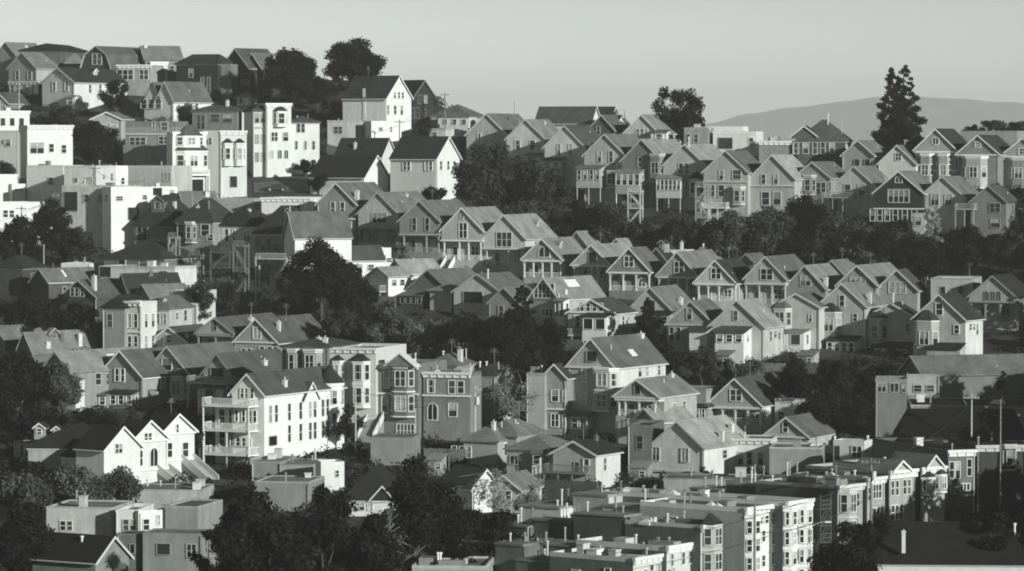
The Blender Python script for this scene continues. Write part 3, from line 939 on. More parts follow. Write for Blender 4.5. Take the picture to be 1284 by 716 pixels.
crop(954, 30, S4)
Hp('dark craftsman house with a tall tin chimney under a broad dark roof on the ridge', 292, 466, 572, 700, 222, None, a=12, dm=11, wt=.1, rt=.13, tr=.75, W=[([175, 222], 606, 24, 52, ''), ([265, 302], 606, 20, 56), ([345], 606, 22, 46)], chim=[(.25, .18, 3.2, 'p'), (.22, .6, 1.0, 'c')], ridge=.62, frontg=[(215, 500, 548, 120)])
Fl('long low flat roofed building with a white edge near the conifer', 70, 572, 690, 155, None, a=10, dm=8, wt=.35, rt=.3, tr=.85, vents=4, par=.3)
G('grey gabled house with white trimmed porch gable in front of the tall conifer', 475, 570, 640, 745, 140, 165, a=30, wt=.4, rt=.28, tr=.8, W=[([470, 515], 678, 22, 34, 'dark')])
G('pale shingled gable with one cross-barred window below the tall conifer', 665, 594, 682, 770, 168, None, wt=.72, rt=.28, tr=.75, W=[([670], 648, 26, 34, 'x')], dm=9)
VP = dict(n=4, rail=True)
G('victorian with a round attic window and white pillared bays beside the conifer', 852, 514, 612, 775, 182, 150, wt=.42, rt=.1, tr=.85, vf=622, W=[([852], 572, 30, 36, 'round')], bay=[(812, 66, 640, 790, 'flat', 1), (892, 66, 640, 790, 'flat', 1)], belt=[625, 715])
G('victorian with a small square attic pane and white edged porch posts near the ridge end', 1058, 545, 634, 800, 184, 170, wt=.4, rt=.09, tr=.85, W=[([1058], 590, 24, 24)], belt=[640], bay=[(1045, 110, 652, 800, 'flat', 1, '2')], Rw=[([.3], 690, .9, 1.6)])
G('white trimmed victorian cut by the picture edge at the end of the ridge row', 1278, 560, 642, 800, 190, 150, wt=.38, rt=.1, tr=.85, W=[([1272], 622, 24, 26)], belt=[648], bay=[(1265, 90, 660, 800, 'flat', 1)])
Fl('plain low grey roofed building standing behind the ridge-end victorians', 1110, 522, 640, 255, None, a=18, dm=9, wt=.3, rt=.3, tr=.4, cornice=False, vents=2)

crop(954, 200, S4)
G('gabled house with a dazzling light roof and a thin white drainpipe down its corner', 55, -20, 92, 292, 206, 135, wt=.44, rt=.66, tr=.65, W=[([15, 72], 96, 17, 44), ([78, 25], 190, 34, 60)], belt=[128], Rw=[([.3], 150, 1, 1.5)])
G('brown-grey gabled house with a white framed bay window and roofed back deck', 250, 14, 88, 280, 165, 150, wt=.28, rt=.28, tr=.5, W=[([290], 140, 42, 56, '2'), ([330], 130, 12, 38)], bay=[(236, 62, 82, 172, 'flat', 1)], deck=[(312, 455, 182, 2.6, {'n': 4, 'tr': .3})])
G('plain grey gabled house with two dark sash windows, next to the black fronted house', 455, 35, 140, 275, 212, 150, wt=.5, rt=.28, tr=.5, W=[([425], 150, 26, 54), ([488], 150, 28, 54)])
G('black fronted gabled house with a white fanlight above four white framed lights', 672, 60, 162, 335, 220, 140, wt=.05, rt=.34, tr=.8, W=[([672], 97, 30, 30, 'arch'), ([672], 178, 92, 60, '4'), ([556, 588, 622, 658, 700, 742], 272, 20, 56)], belt=[240])
G('pale grey gabled house with two square-headed windows above a vine-grown wall', 885, 85, 187, 345, 206, 150, wt=.46, rt=.28, tr=.45, W=[([852], 196, 34, 54, 'x'), ([912], 196, 29, 50, 'x')])
G('dim brown gabled house with a shaded double window at the dark end of the slope', 1110, 130, 205, 375, 155, 110, wt=.28, rt=.14, tr=.35, W=[([1138], 235, 45, 40, '2'), ([1140], 310, 40, 40)], deck=[(975, 1060, 240, 2, {'n': 3, 'tr': .4})])
G('small dim gabled house cut by the picture edge low on the ridge slope', 1290, 185, 235, 330, 180, None, wt=.28, rt=.14, tr=.35, dm=9, W=[([1265], 262, 20, 40)])
Fl('slim pale wall panel of a back porch beside the hanging vine', 770, 262, 365, 54, None, a=15, dm=3, wt=.42, rt=.2, tr=.5, W=[([768], 300, 26, 42)], cornice=False)

# ---------------------------------------------------------------- middle terrace, right part
POR = lambda **k: dict(dict(n=4, rail=True), **k)
G('victorian with a white framed double attic window and dark striped roof, middle terrace', 22, 476, 580, 745, 190, 195, wt=.4, rt=.2, tr=.65, vf=604, W=[([28], 560, 52, 52, '2')], belt=[606], porch=POR(n=4, floor=705))
G('gabled house with one square attic window and a blotchy sunlit roof', 215, 519, 628, 755, 188, 165, wt=.42, rt=.42, tr=.5, W=[([218], 592, 44, 44, '2')], chim=[(.9, .1, 1.6, 'w')])
G('light roofed house standing just behind the blotchy roofed gable', 345, 494, 565, 650, 120, 130, wt=.3, rt=.34, tr=.4)
G('gabled house with three small attic lights and a long swept light roof', 470, 519, 612, 770, 180, 245, wt=.42, rt=.34, tr=.6, W=[([473], 592, 66, 32, '3')])
G('gabled house with a dim triple window under bright bargeboards, end of the middle terrace', 665, 540, 634, 780, 182, 70, wt=.4, rt=.14, tr=.65, W=[([665], 625, 72, 52, '3')])
Fl('flat topped dark grey house with two black windows and a slanted bright skylight', 930, 578, 795, 196, None, a=14, dm=12, wt=.38, rt=.2, tr=.4, W=[([890, 972], 637, 21, 32, 'dark')], cornice=False, par=.3, skylight=[(-.6, .3, 5.2, 1.6)])
G('house with three arched attic windows in a patterned gable, on the dark slope', 1130, 569, 668, 830, 205, 165, wt=.36, rt=.06, tr=.4, vf=690, W=[([1103, 1130, 1157], 665, 17, 44, 'arch')], belt=[695], porch=POR(n=4, arch=True, floor=790))
# ---------------------------------------------------------------- left slope, middle height
crop(0, 200, S4)
Fl('white stepped stucco house with a small window at the far edge of the middle slope', 35, 72, 260, 95, 40, a=-32, wt=.86, rt=.5, tr=.85, W=[([58], 150, 26, 26)], cornice=False)
Fl('low bright wing with two slot windows beside the white stepped stucco house', 92, 118, 260, 56, 20, a=-32, wt=.86, rt=.5, tr=.85, W=[([80, 102], 147, 14, 10)], cornice=False)
Fl('long white stucco house with paired dark windows above the dark garden trees', 120, 206, 395, 245, 70, a=-25, wt=.86, rt=.5, tr=.85, W=[([38, 65], 264, 20, 34), ([210], 262, 30, 34)], cornice=False)
Fl('grey faced white block with slim pilasters below the bright corniced stucco house', 220, 28, 260, 200, 60, a=26, wt=.86, rt=.4, tr=.7, W=[([252], 105, 26, 32)], cornice=False, vents=2)
Fl('grey stucco block with a single round and two square windows', 390, 30, 330, 165, 0, a=20, dm=10, wt=.62, rt=.35, tr=.5, W=[([370], 100, 18, 18), ([437], 105, 34, 32)], cornice=False, vents=3)
Fl('dazzling white cube house between grey stucco walls', 545, 30, 300, 140, 60, a=-34, wt=.86, rt=.5, tr=.85, W=[([540, 592], 105, 14, 30)], cornice=False, vents=1)
Fl('long grey stucco wall with one shallow window below the dark blank wall', 728, 30, 260, 235, None, a=22, dm=9, wt=.6, rt=.3, tr=.5, W=[([822], 85, 36, 40, '2')], cornice=False, vents=3)
Fl('big grey stucco house with three dark windows in a row beside the pole', 430, 128, 420, 275, None, a=20, dm=11, wt=.52, rt=.35, tr=.5, W=[([422, 495, 550], 190, 24, 36), ([262], 178, 24, 12), ([340], 205, 70, 90, 'dark')], cornice=False, vents=2)
Fl('tall white stucco house with a shaded doorway in front of the dormered dark roof', 645, 133, 440, 182, 60, a=-30, wt=.88, rt=.5, tr=.85, W=[([650], 265, 45, 60, 'dark'), ([590], 190, 30, 20), ([700], 185, 20, 22)], cornice=False, vents=2)
Hp('dark hip roofed house with a boxy dormer and a wide dim window', 752, 172, 322, 468, 205, None, a=22, dm=12, wt=.2, rt=.055, tr=.3, W=[([690], 362, 50, 64, '2'), ([825], 345, 26, 40)], dormer=[(0, .12, 2.6, 1.6, 'f')], chim=[(.45, .4, 1.6, 'w')])
G('light roofed house tucked behind the dormered dark hip roof', 880, 158, 235, 330, 70, 150, a=62, wt=.4, rt=.3, tr=.4, chim=[(.3, .75, 1.0, 'w')])
Hp('dark roofed house with white capped bay and pale upper windows above tall back stairs', 950, 190, 305, 520, 190, None, a=22, dm=11, wt=.3, rt=.07, tr=.65, bay=[(930, 60, 310, 405, 'flat', 1)], W=[([880], 350, 30, 60), ([1005], 345, 40, 55), ([1030], 380, 30, 30)], chim=[(-.1, .2, .8, 'w')])
Hp('dark roofed house with a bright band of white windows above thin tall posts', 1150, 228, 325, 520, 200, None, a=20, dm=11, wt=.5, rt=.06, tr=.8, W=[([1075, 1105], 370, 17, 62), ([1140], 370, 10, 60), ([1210], 372, 34, 56, '2')], chim=[(.25, .35, 1.3, 'w')])
Fl('long pale roofed flat house behind the bright windowed dark roof', 1130, 190, 300, 230, None, a=15, dm=8, wt=.5, rt=.3, tr=.5, cornice=False, vents=2)
Hp('dark pyramid roof with one lit slope over a railed terrace', 655, 385, 482, 640, 320, None, a=25, dm=13, wt=.22, rt=.09, tr=.4, W=[([590], 500, 40, 24, 'dark')], ridge=.02)
Fl('pale parapet house with a big round-headed painted panel on its wall', 668, 520, 690, 400, 70, a=24, wt=.6, rt=.2, tr=.7, cornice=False, vents=4, W=[([810], 585, 100, 90, 'arch'), ([500], 550, 60, 46, 'dark')])
G('dark low house with a patched roof and white skylight strip among garden trees', 195, 535, 595, 690, 110, 200, a=45, wt=.08, rt=.26, tr=.55, skylight=[(.25, .35, 1.2, .5)], dm=9)
Hp('dim low hip roof among dark trees at the far edge', 40, 470, 530, 660, 150, None, a=20, dm=9, wt=.1, rt=.1, tr=.3)
G('dark house with a small bright dormer window row in a low gable', 385, 590, 670, 790, 200, 150, a=30, wt=.1, rt=.18, tr=.55, W=[([350, 375, 405], 648, 18, 40)], chim=[(.6, .1, 2.6, 'w')])
Fl('white vented roof box house behind the dark patched roof', 370, 505, 620, 150, None, a=15, dm=7, wt=.8, rt=.5, tr=.85, vents=4, cornice=False)
G('dark ridged roof between the pyramid roof and the narrow grey bay house', 600, 560, 660, 760, 90, 230, a=55, wt=.15, rt=.1, tr=.35, chim=[(.1, .5, .8, 'c')])
G('lighter roofed cottage behind the tall white vent stack', 700, 612, 680, 780, 100, 170, a=50, wt=.35, rt=.26, tr=.4)
Fl('grey box house with pale lower wall next to the tall back stairs', 893, 640, 840, 145, None, a=20, dm=8, wt=.5, rt=.2, tr=.4, cornice=False, par=.3)

crop(320, 200, S4)
Fl('long low white house with one dark window behind the black roofed turret house', 150, 186, 330, 245, 60, a=12, wt=.84, rt=.3, tr=.85, W=[([195], 240, 58, 34, '3')], par=.4)
Hp('dark roofed house with paired tall windows beside the outdoor timber stairs', 85, 225, 360, 570, 180, None, a=22, dm=12, wt=.3, rt=.06, tr=.5, W=[([38, 68], 416, 15, 58), ([105], 430, 36, 36), ([38, 68], 510, 15, 50)], belt=[372], dormer=[(.4, .3, 1.6, 1.3, 'f')])
G('bright white walled house under a slanting dark grey roof above the round tree', 168, 258, 372, 620, 66, 262, a=64, wt=.84, rt=.22, tr=.7, Rw=[([.2], 425, .5, .6)])
G('grey victorian with white edged gable and two attic windows, top of the middle terrace', 398, 117, 216, 425, 196, 150, wt=.4, rt=.3, tr=.75, vf=288, W=[([378, 427], 238, 19, 60), ([450], 335, 42, 60, '2')], belt=[290], bay=[(345, 60, 300, 400, 'flat', 1)], chim=[(.85, .1, 2.0, 'w')])
G('light gabled house with a wide black attic window over an arched dark porch', 600, 163, 263, 450, 200, 168, wt=.58, rt=.25, tr=.35, vf=328, W=[([605], 285, 70, 42, '3')], porch=POR(n=4, arch=True, floor=405), chim=[(.2, .6, .5, 'w')])
G('brown-grey gabled house with two slim attic windows and a deep square porch', 803, 203, 300, 530, 202, 170, wt=.36, rt=.28, tr=.4, vf=364, W=[([775, 840], 316, 21, 60)], belt=[366], porch=POR(n=3, floor=452, at=[722, 835, 895]))
G('white edged gabled house with tiny vent over double attic window, white front stairs', 1010, 238, 345, 550, 204, 155, wt=.46, rt=.46, tr=.75, vf=392, W=[([1015], 346, 38, 72, '2'), ([1010], 276, 16, 22)], belt=[396], porch=POR(n=4, floor=490, at=[920, 995, 1040, 1100]), stairs=[(952, 490, 545, 1.6, 3.0)])
G('gabled house with a large shuttered attic window and a pale sunlit roof', 1215, 273, 383, 565, 206, 155, wt=.48, rt=.5, tr=.65, vf=430, W=[([1215], 390, 72, 66, '3')], belt=[436], porch=POR(n=4, floor=520, at=[1128, 1235, 1275, 1302]), stairs=[(1155, 520, 575, 1.6, 3.0)], dormer=[(.55, .7, 1.0, .8, 'r')])
G('small white walled house with a plain dark roof between round tree and terrace', 395, 424, 486, 590, 52, 205, a=64, wt=.84, rt=.15, tr=.6)
Fl('tiny white box shed at the foot of the terrace', 632, 430, 540, 62, None, a=-20, dm=4, wt=.85, rt=.6, tr=.85, cornice=False, par=.2)
G('light metal roofed cottage behind the dark fronted white flanked cottage', 690, 490, 552, 650, 100, 170, a=50, wt=.7, rt=.5, tr=.6)
G('cottage with a black front gable and a bright white flank with two windows', 600, 527, 568, 700, 106, 105, a=46, wt=.84, rt=.48, tr=.5, Rw=[([.25, .6], 600, .9, .9)], deck=[(555, 640, 640, 1.5, {'n': 2})])
G('dark shingled gable with a lean-to awning among the garden trees', 845, 540, 628, 710, 195, 185, a=30, wt=.16, rt=.22, tr=.3, annex=[(745, 860, 645, 720, 3, 4, {'wt': .08, 'rt': .3, 'st': 'dark'})])
Hp('small pale hut with a rough patched roof in front of the dark shingled gable', 905, 605, 640, 740, 110, None, a=30, dm=5, wt=.6, rt=.4, tr=.5)
G('light roofed cottage with a deep black balcony opening and two white posts', 1085, 560, 645, 770, 235, 150, a=28, wt=.55, rt=.24, tr=.6, W=[([1062], 672, 92, 52, 'dark')], chim=[(.3, .1, 1.6, 'p')])
G('rounded brown roofed cottage beside the dark conifer bush', 1215, 625, 700, 810, 150, 100, a=28, wt=.4, rt=.32, tr=.4, W=[([1200], 740, 24, 50)])

# ---------------------------------------------------------------- middle terrace, centre
crop(640, 200, S4)
G('small victorian with a half-round attic light, white trimmed and partly behind a bush', 155, 388, 482, 615, 186, 145, wt=.38, rt=.38, tr=.8, vf=492, W=[([165], 450, 52, 50, 'arch')], belt=[494], porch=POR(n=5, floor=575), dormer=[(.5, .3, 1.0, .8, 'r')])
G('light roof of a house hidden behind the half-round light victorian', 325, 353, 425, 500, 110, 95, wt=.4, rt=.4, tr=.4, chim=[(.6, .6, .8, 'c')])
G('victorian with one square black attic window and a light roof, middle terrace', 395, 418, 510, 640, 182, 150, wt=.44, rt=.4, tr=.7, vf=516, W=[([400], 475, 38, 48, 'dark')], belt=[518], porch=POR(n=4, floor=600, arch=True, at=[312, 395, 425, 480]))
G('victorian with paired attic windows and a black patch of shaded roof, arched porch', 580, 433, 542, 680, 196, 95, wt=.36, rt=.22, tr=.72, vf=550, W=[([578], 498, 42, 50, '2')], belt=[552], porch=POR(n=4, floor=640, arch=True))
G('victorian with a dark double attic window and low scalloped porch, light long roof', 815, 453, 562, 695, 186, 205, wt=.36, rt=.38, tr=.6, vf=572, W=[([822], 525, 42, 52, '2')], belt=[574], porch=POR(n=5, floor=660, arch=True))
G('white edged victorian with a wide arch in its porch and dark roof, middle terrace', 1000, 493, 598, 735, 190, 150, wt=.5, rt=.09, tr=.82, vf=606, W=[([1003], 556, 42, 52, '2')], belt=[608], porch=POR(n=4, floor=690, arch=True, at=[920, 965, 1015, 1092]))
G('small house with bright flat lit roof under the pale feathery tree', 520, 388, 430, 500, 80, 95, a=30, wt=.6, rt=.5, tr=.7)
Fl('bright white roof hatch house with a tall white flue between terrace gables', 805, 440, 560, 100, None, a=20, dm=5, wt=.86, rt=.85, tr=.85, cornice=False, par=.2, chim=[(.2, .5, 1.6, 'w')])
G('dark hip-like roof with a small lit dormer behind the scalloped porch victorian', 715, 432, 490, 570, 90, 130, a=35, wt=.3, rt=.1, tr=.5, dormer=[(.2, .1, 1.2, 1.3, 'f')])
G('plain lit roof end behind the wide arch victorian', 930, 432, 490, 560, 80, 115, a=30, wt=.3, rt=.3, tr=.4, chim=[(-.2, .2, 1.0, 'p')])
G('small dim roof deep in the dark trees behind the middle terrace', 1150, 462, 500, 580, 70, 90, a=30, wt=.25, rt=.18, tr=.3)

# ---------------------------------------------------------------- lower terrace (backs with bays and annexes)
crop(640, 370, S4)
G('house with a fully glazed white barred gable and a broad light roof', 165, -82, 15, 160, 142, 235, a=35, wt=.45, rt=.46, tr=.85, W=[([165], -22, 95, 66, '5'), ([190], 85, 75, 34, '4'), ([175], 5, 120, 22, '6')], annex=[(242, 286, 15, 150, 1.6, 2, {'wt': .85, 'rt': .4})], skylight=[(.2, .35, 1.0, 3.5)], chim=[(.8, .2, .8, 'w')])
G('cottage with a fan of white framed panes in its low gable above a railed deck', 395, 22, 88, 225, 225, 115, wt=.45, rt=.14, tr=.8, W=[([350, 380, 410, 440], 58, 19, 38), ([330, 365], 130, 30, 55)], belt=[84], deck=[(260, 455, 192, 2.4, {'n': 4, 'tr': .6})], annex=[(385, 500, 88, 200, 3.2, 2, {'wt': .84, 'rt': .08, 'drop': .15, 'st': 'dark', 'fill': .85, 'h': 1.7})])
G('gabled house with one black attic window half screened by a dark conifer', 683, -36, 88, 175, 235, 150, wt=.55, rt=.28, tr=.5, W=[([683], 52, 42, 50, 'dark')], annex=[(700, 795, 78, 160, 2.4, 2, {'wt': .35, 'rt': .05})], chim=[(.7, .5, 1.2, 'w')])
G('grey gable with a single slim attic window above paired lower windows', 880, 30, 140, 290, 222, 115, wt=.5, rt=.3, tr=.6, W=[([873], 92, 21, 54), ([790, 822], 190, 20, 62)], belt=[145], annex=[(905, 985, 150, 275, 3.2, 0, {'wt': .75, 'rt': .12})], chim=[(-.2, .4, 1.0, 'p')])
G('broad pale gable with a single window above a white annex of three small windows', 1105, 28, 152, 310, 255, 125, wt=.6, rt=.5, tr=.6, W=[([1098], 100, 20, 46), ([1018], 215, 14, 26)], annex=[(1040, 1172, 155, 285, 3.8, 3, {'wt': .86, 'rt': .12, 'h': 1.1, 'tr': .8})])

crop(954, 370, S4)
G('gabled back with a corner bay and a sunlit deck room with black openings', 172, -6, 56, 255, 212, 105, wt=.5, rt=.18, tr=.65, bay=[(105, 92, 62, 172, 'hip', 1)], W=[([237], 110, 14, 34)], annex=[(92, 238, 168, 290, 3.6, 2, {'wt': .75, 'rt': .4, 'stilts': 1, 'st': 'dark', 'drop': .1, 'fill': .8, 'h': 1.6})])
G('tall gabled back with a dark capped bay and a lean-to with white windows', 395, -55, 52, 250, 218, 150, wt=.44, rt=.34, tr=.6, W=[([395], 28, 21, 54), ([455], 108, 19, 34)], bay=[(345, 98, 80, 212, 'hip', 1)], annex=[(350, 480, 200, 300, 3, 4, {'wt': .7, 'rt': .1, 'tr': .8, 'h': 1.5})], chim=[(.9, .3, 1.8, 'w')])
G('pale gabled back with a low pitched roof, dark capped bay and skylit lean-to', 635, 40, 112, 260, 236, 65, wt=.52, rt=.1, tr=.6, bay=[(570, 98, 110, 255, 'hip', 1)], W=[([710], 157, 17, 34)], annex=[(588, 735, 232, 310, 3.2, 4, {'wt': .75, 'rt': .1, 'tr': .8, 'h': 1.0})], chim=[(.05, .1, 1.6, 'p')])
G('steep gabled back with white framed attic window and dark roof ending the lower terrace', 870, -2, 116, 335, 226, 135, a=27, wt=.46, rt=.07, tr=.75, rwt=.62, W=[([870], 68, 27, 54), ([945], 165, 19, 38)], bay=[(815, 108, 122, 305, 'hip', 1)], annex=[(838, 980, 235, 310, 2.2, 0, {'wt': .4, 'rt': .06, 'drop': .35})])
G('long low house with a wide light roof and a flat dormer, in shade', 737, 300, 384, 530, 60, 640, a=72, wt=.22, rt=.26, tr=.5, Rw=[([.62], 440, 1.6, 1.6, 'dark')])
Fl('flat roofed dark box dormer storey set on the wide light roof', 1085, 328, 480, 150, None, a=6, dm=5, wt=.16, rt=.2, tr=.4, W=[([1050, 1100], 378, 30, 46, 'dark')], par=.25)
Fl('tall dim stair-tower house with two windows below a rooftop garden', 634, 408, 700, 152, None, a=6, dm=8, wt=.24, rt=.06, tr=.5, W=[([590, 650], 450, 38, 42, '2'), ([695], 455, 18, 34)], cornice=False)
Fl('grey wall house with two small dark windows beside the dim stair tower', 790, 385, 560, 155, None, a=6, dm=8, wt=.34, rt=.2, tr=.4, W=[([765, 825], 455, 34, 30)], cornice=False)
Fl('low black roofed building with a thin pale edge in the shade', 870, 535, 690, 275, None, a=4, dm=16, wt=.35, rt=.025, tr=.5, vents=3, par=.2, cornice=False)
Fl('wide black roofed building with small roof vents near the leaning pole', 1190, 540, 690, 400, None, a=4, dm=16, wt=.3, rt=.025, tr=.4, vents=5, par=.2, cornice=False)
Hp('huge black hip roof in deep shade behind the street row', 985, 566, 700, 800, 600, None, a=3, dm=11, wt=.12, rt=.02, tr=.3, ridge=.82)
G('small gabled house with one slim attic window below the dark roofed pillared house', 125, 598, 688, 760, 205, 205, a=25, wt=.44, rt=.2, tr=.65, W=[([120], 645, 21, 44)], belt=[692])
# ---------------------------------------------------------------- small stepped white blocks on the left slope
crop(0, 130, 6.42)
Fl('slim white fin-like block stepping down from the bright corniced stucco house', 322, 500, 770, 70, 40, a=-32, wt=.88, rt=.5, tr=.8, cornice=False, par=.2)
Fl('second slim white block in the stepped stucco group, beside a square dark window', 458, 500, 770, 58, 40, a=-32, wt=.88, rt=.5, tr=.8, cornice=False, par=.2)
crop(0, 200, S4)
Fl('white stucco wing with a shadowed garage opening below the ornate white house', 800, 132, 330, 120, 50, a=-28, wt=.86, rt=.4, tr=.8, W=[([770], 156, 40, 34, 'dark'), ([835], 160, 20, 26)], cornice=False, vents=1)
Fl('pale lower wing reaching down into the garden trees under the long white stucco house', 205, 302, 420, 86, 40, a=-30, wt=.7, rt=.4, tr=.7, W=[([200], 345, 20, 26)], cornice=False, par=.2)
# ---------------------------------------------------------------- lower slope, left and centre
crop(0, 370, S4)
G('dim house with a plain lit roof slope at the far edge of the lower slope', -20, 153, 215, 300, 110, 150, a=42, wt=.14, rt=.3, tr=.35)
G('low house with a light patched roof and a dark gable beside the white chimney', 122, 185, 275, 330, 95, 235, a=40, wt=.12, rt=.36, tr=.4, chim=[(.75, .25, .8, 'w'), (.8, .75, 2.0, 'w'), (.5, .5, 1.2, 'c')], dormer=[(.35, .4, 2.2, .7, 'r')])
Hp('italianate with a dark roof and a shaded front above the laurel bushes', 555, 0, 62, 300, 115, None, a=20, dm=10, wt=.3, rt=.06, tr=.45, W=[([535], 125, 26, 64)])
Fl('narrow italianate bay front with tall paired windows and one bright white side', 648, 30, 300, 88, 55, a=28, wt=.7, rt=.2, tr=.85, W=[([632, 665], 125, 19, 66), ([632, 665], 232, 19, 62)], Rw=[([.3, .72], 125, .8, 2.2), ([.3, .72], 232, .8, 2.2)], belt=[180])
Hp('house with a small roof and slim white windows behind the italianate bay', 780, 5, 68, 280, 95, None, a=20, dm=9, wt=.6, rt=.18, tr=.7, W=[([772, 790, 808], 115, 11, 52)], chim=[(.3, .1, .6, 'w')])
Fl('plain pale box house at the end of the italianate block', 905, 38, 200, 122, None, a=18, dm=8, wt=.72, rt=.3, tr=.5, cornice=False, par=.3)
G('small pale gable with one dark attic window in front of the plain box house', 825, 158, 228, 290, 192, 105, wt=.48, rt=.13, tr=.8, W=[([825], 213, 23, 40)], chim=[(.8, .1, .8, 'w')])
G('gabled house with a tiny triangular attic window and a dark lower porch', 1050, 113, 184, 335, 190, 195, wt=.42, rt=.18, tr=.35, vf=192, W=[([1050], 152, 18, 36)], belt=[190], porch=POR(n=3, floor=285), chim=[(.4, .5, .8, 'w')])
G('house with a dark recessed attic balcony and very long light roof, lower terrace', 275, 278, 368, 560, 172, 295, a=38, wt=.28, rt=.42, tr=.5, W=[([278], 360, 78, 36, 'dark')], skylight=[(.35, .55, 1.2, 1.6)], annex=[(330, 440, 402, 520, 2, 0, {'wt': .82, 'rt': .4})])
G('white edged broad gable with paired attic windows, lower terrace', 590, 273, 394, 545, 236, 205, a=30, wt=.42, rt=.2, tr=.85, W=[([570, 601], 390, 22, 60)], annex=[(465, 560, 470, 560, 2.2, 2, {'wt': .4, 'rt': .3}), (560, 690, 465, 560, 1.6, 3, {'wt': .35, 'rt': .1})])
G('gabled house with a large square attic window and a dark capped side bay, lower terrace', 820, 252, 378, 525, 232, 225, a=30, wt=.46, rt=.19, tr=.6, W=[([815], 338, 50, 56), ([752], 437, 17, 38)], bay=[(888, 104, 388, 505, 'hip', 1)])
G('gabled house with a wide black attic opening behind the white balcony house', 1062, 288, 382, 580, 152, 235, a=30, wt=.5, rt=.17, tr=.4, W=[([1060], 382, 66, 54, 'dark'), ([985], 475, 22, 44)], chim=[(.7, .6, .8, 'w')], deck=[(945, 1160, 425, 2.4, {'n': 4, 'tr': .4})], annex=[(1000, 1135, 432, 540, 2.2, 1, {'wt': .7, 'rt': .3})])

crop(320, 370, S4)
G('gabled house with white bargeboards, a double attic window and pale bays below', 5, 118, 228, 350, 222, 195, wt=.46, rt=.19, tr=.78, W=[([10], 185, 36, 56, '2'), ([75, 105, 35], 280, 22, 58), ([-60, -30], 285, 20, 46)], belt=[230], chim=[(.55, .2, 1.6, 'w')])
Hp('flat eaved dark house with white framed upper bays, first of the tall street fronts', 245, 215, 252, 686, 235, None, a=18, dm=12, wt=.3, rt=.16, tr=.6, bay=[(185, 70, 270, 385, 'flat', 1), (280, 100, 270, 385, 'flat', 1)], chim=[(.2, .3, .8, 'w'), (.6, .2, .8, 'w')])
Fl('pale italianate with two dark capped bays, bright on their sunny sides', 475, 255, 693, 235, None, a=18, dm=13, wt=.7, rt=.2, tr=.7, bay=[(402, 66, 318, 440, 'hip', 1), (515, 96, 318, 545, 'hip', 2)], W=[([395, 425], 500, 17, 60)])
Fl('dark victorian with a gabled white trimmed bay, garage and steep front steps', 690, 332, 700, 215, None, a=19, dm=12, wt=.24, rt=.2, tr=.78, bay=[(722, 116, 345, 590, 'gable', 2)], W=[([642], 405, 26, 92), ([632], 535, 30, 78), ([735], 660, 85, 60, '5')], belt=[480], stairs=[(590, 590, 690, 2.2, 4.5)], vents=3)
Fl('dark house with bright white framed windows under a lacy railing and arches', 935, 375, 706, 232, None, a=18, dm=5, wt=.2, rt=.12, tr=.75, W=[([857], 445, 34, 62), ([960], 447, 30, 62), ([1004], 447, 30, 58), ([865], 570, 45, 80, 'arch'), ([965], 560, 40, 60)], belt=[490], vents=4)
Hp('lit roof with a bright white chimney block behind the dark arched house', 905, 288, 345, 520, 150, None, a=20, dm=8, wt=.4, rt=.3, tr=.5, chim=[(.8, .4, 1.6, 'w'), (-.2, .3, 1.1, 'p')])
Hp('dark rooftop with pale flue stubs next to the bare branched trees', 1110, 340, 390, 620, 130, None, a=18, dm=9, wt=.35, rt=.08, tr=.5, chim=[(-.5, .2, 1.0, 'p'), (0, .2, 1.0, 'p')])

crop(640, 370, S4)
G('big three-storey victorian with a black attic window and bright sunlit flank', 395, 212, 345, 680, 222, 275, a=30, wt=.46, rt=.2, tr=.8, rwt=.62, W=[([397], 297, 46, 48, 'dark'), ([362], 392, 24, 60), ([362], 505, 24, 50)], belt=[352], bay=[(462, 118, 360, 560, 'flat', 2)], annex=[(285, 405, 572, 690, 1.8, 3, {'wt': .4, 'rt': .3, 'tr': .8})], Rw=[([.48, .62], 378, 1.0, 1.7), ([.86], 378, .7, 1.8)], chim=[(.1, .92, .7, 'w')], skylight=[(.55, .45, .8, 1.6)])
G('narrow house with a small white peaked gable pressed against the big three-storey victorian', 216, 338, 398, 680, 112, 105, wt=.46, rt=.1, tr=.82, W=[([218], 490, 30, 56), ([262], 490, 14, 56), ([218], 610, 34, 60, '2'), ([262], 610, 14, 60)], belt=[555])
Fl('dark flat topped house behind bare trees beside the narrow white peaked gable', 122, 378, 680, 90, None, a=18, dm=10, wt=.35, rt=.1, tr=.4, cornice=False, vents=2)
G('porch fronted house with white pillars and a very light long roof', 618, 413, 492, 733, 206, 215, a=28, wt=.36, rt=.42, tr=.78, vf=506, W=[([620], 460, 27, 42, 'dark')], belt=[500], porch=POR(n=4, floor=590, at=[530, 560, 625, 700]), chim=[(.1, .85, .7, 'w')])
Hp('little turret house with a dark rounded cap and white framed window', 908, 497, 545, 660, 100, None, a=20, dm=4.2, wt=.4, rt=.05, tr=.8, W=[([900], 578, 38, 46, '2'), ([940], 575, 12, 40)], ridge=.05)
Fl('shaded grey wall house behind the dark rounded cap', 850, 455, 655, 200, None, a=24, dm=8, wt=.35, rt=.2, tr=.3, cornice=False)
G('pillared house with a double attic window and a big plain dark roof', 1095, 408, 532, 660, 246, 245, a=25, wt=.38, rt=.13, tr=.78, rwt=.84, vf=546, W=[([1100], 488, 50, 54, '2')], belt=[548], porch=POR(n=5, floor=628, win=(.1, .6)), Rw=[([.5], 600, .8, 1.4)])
Fl('white lean wing with a stepped parapet behind the small slim-windowed gable', 1370, 505, 660, 150, 40, a=25, wt=.82, rt=.3, tr=.8, cornice=False)
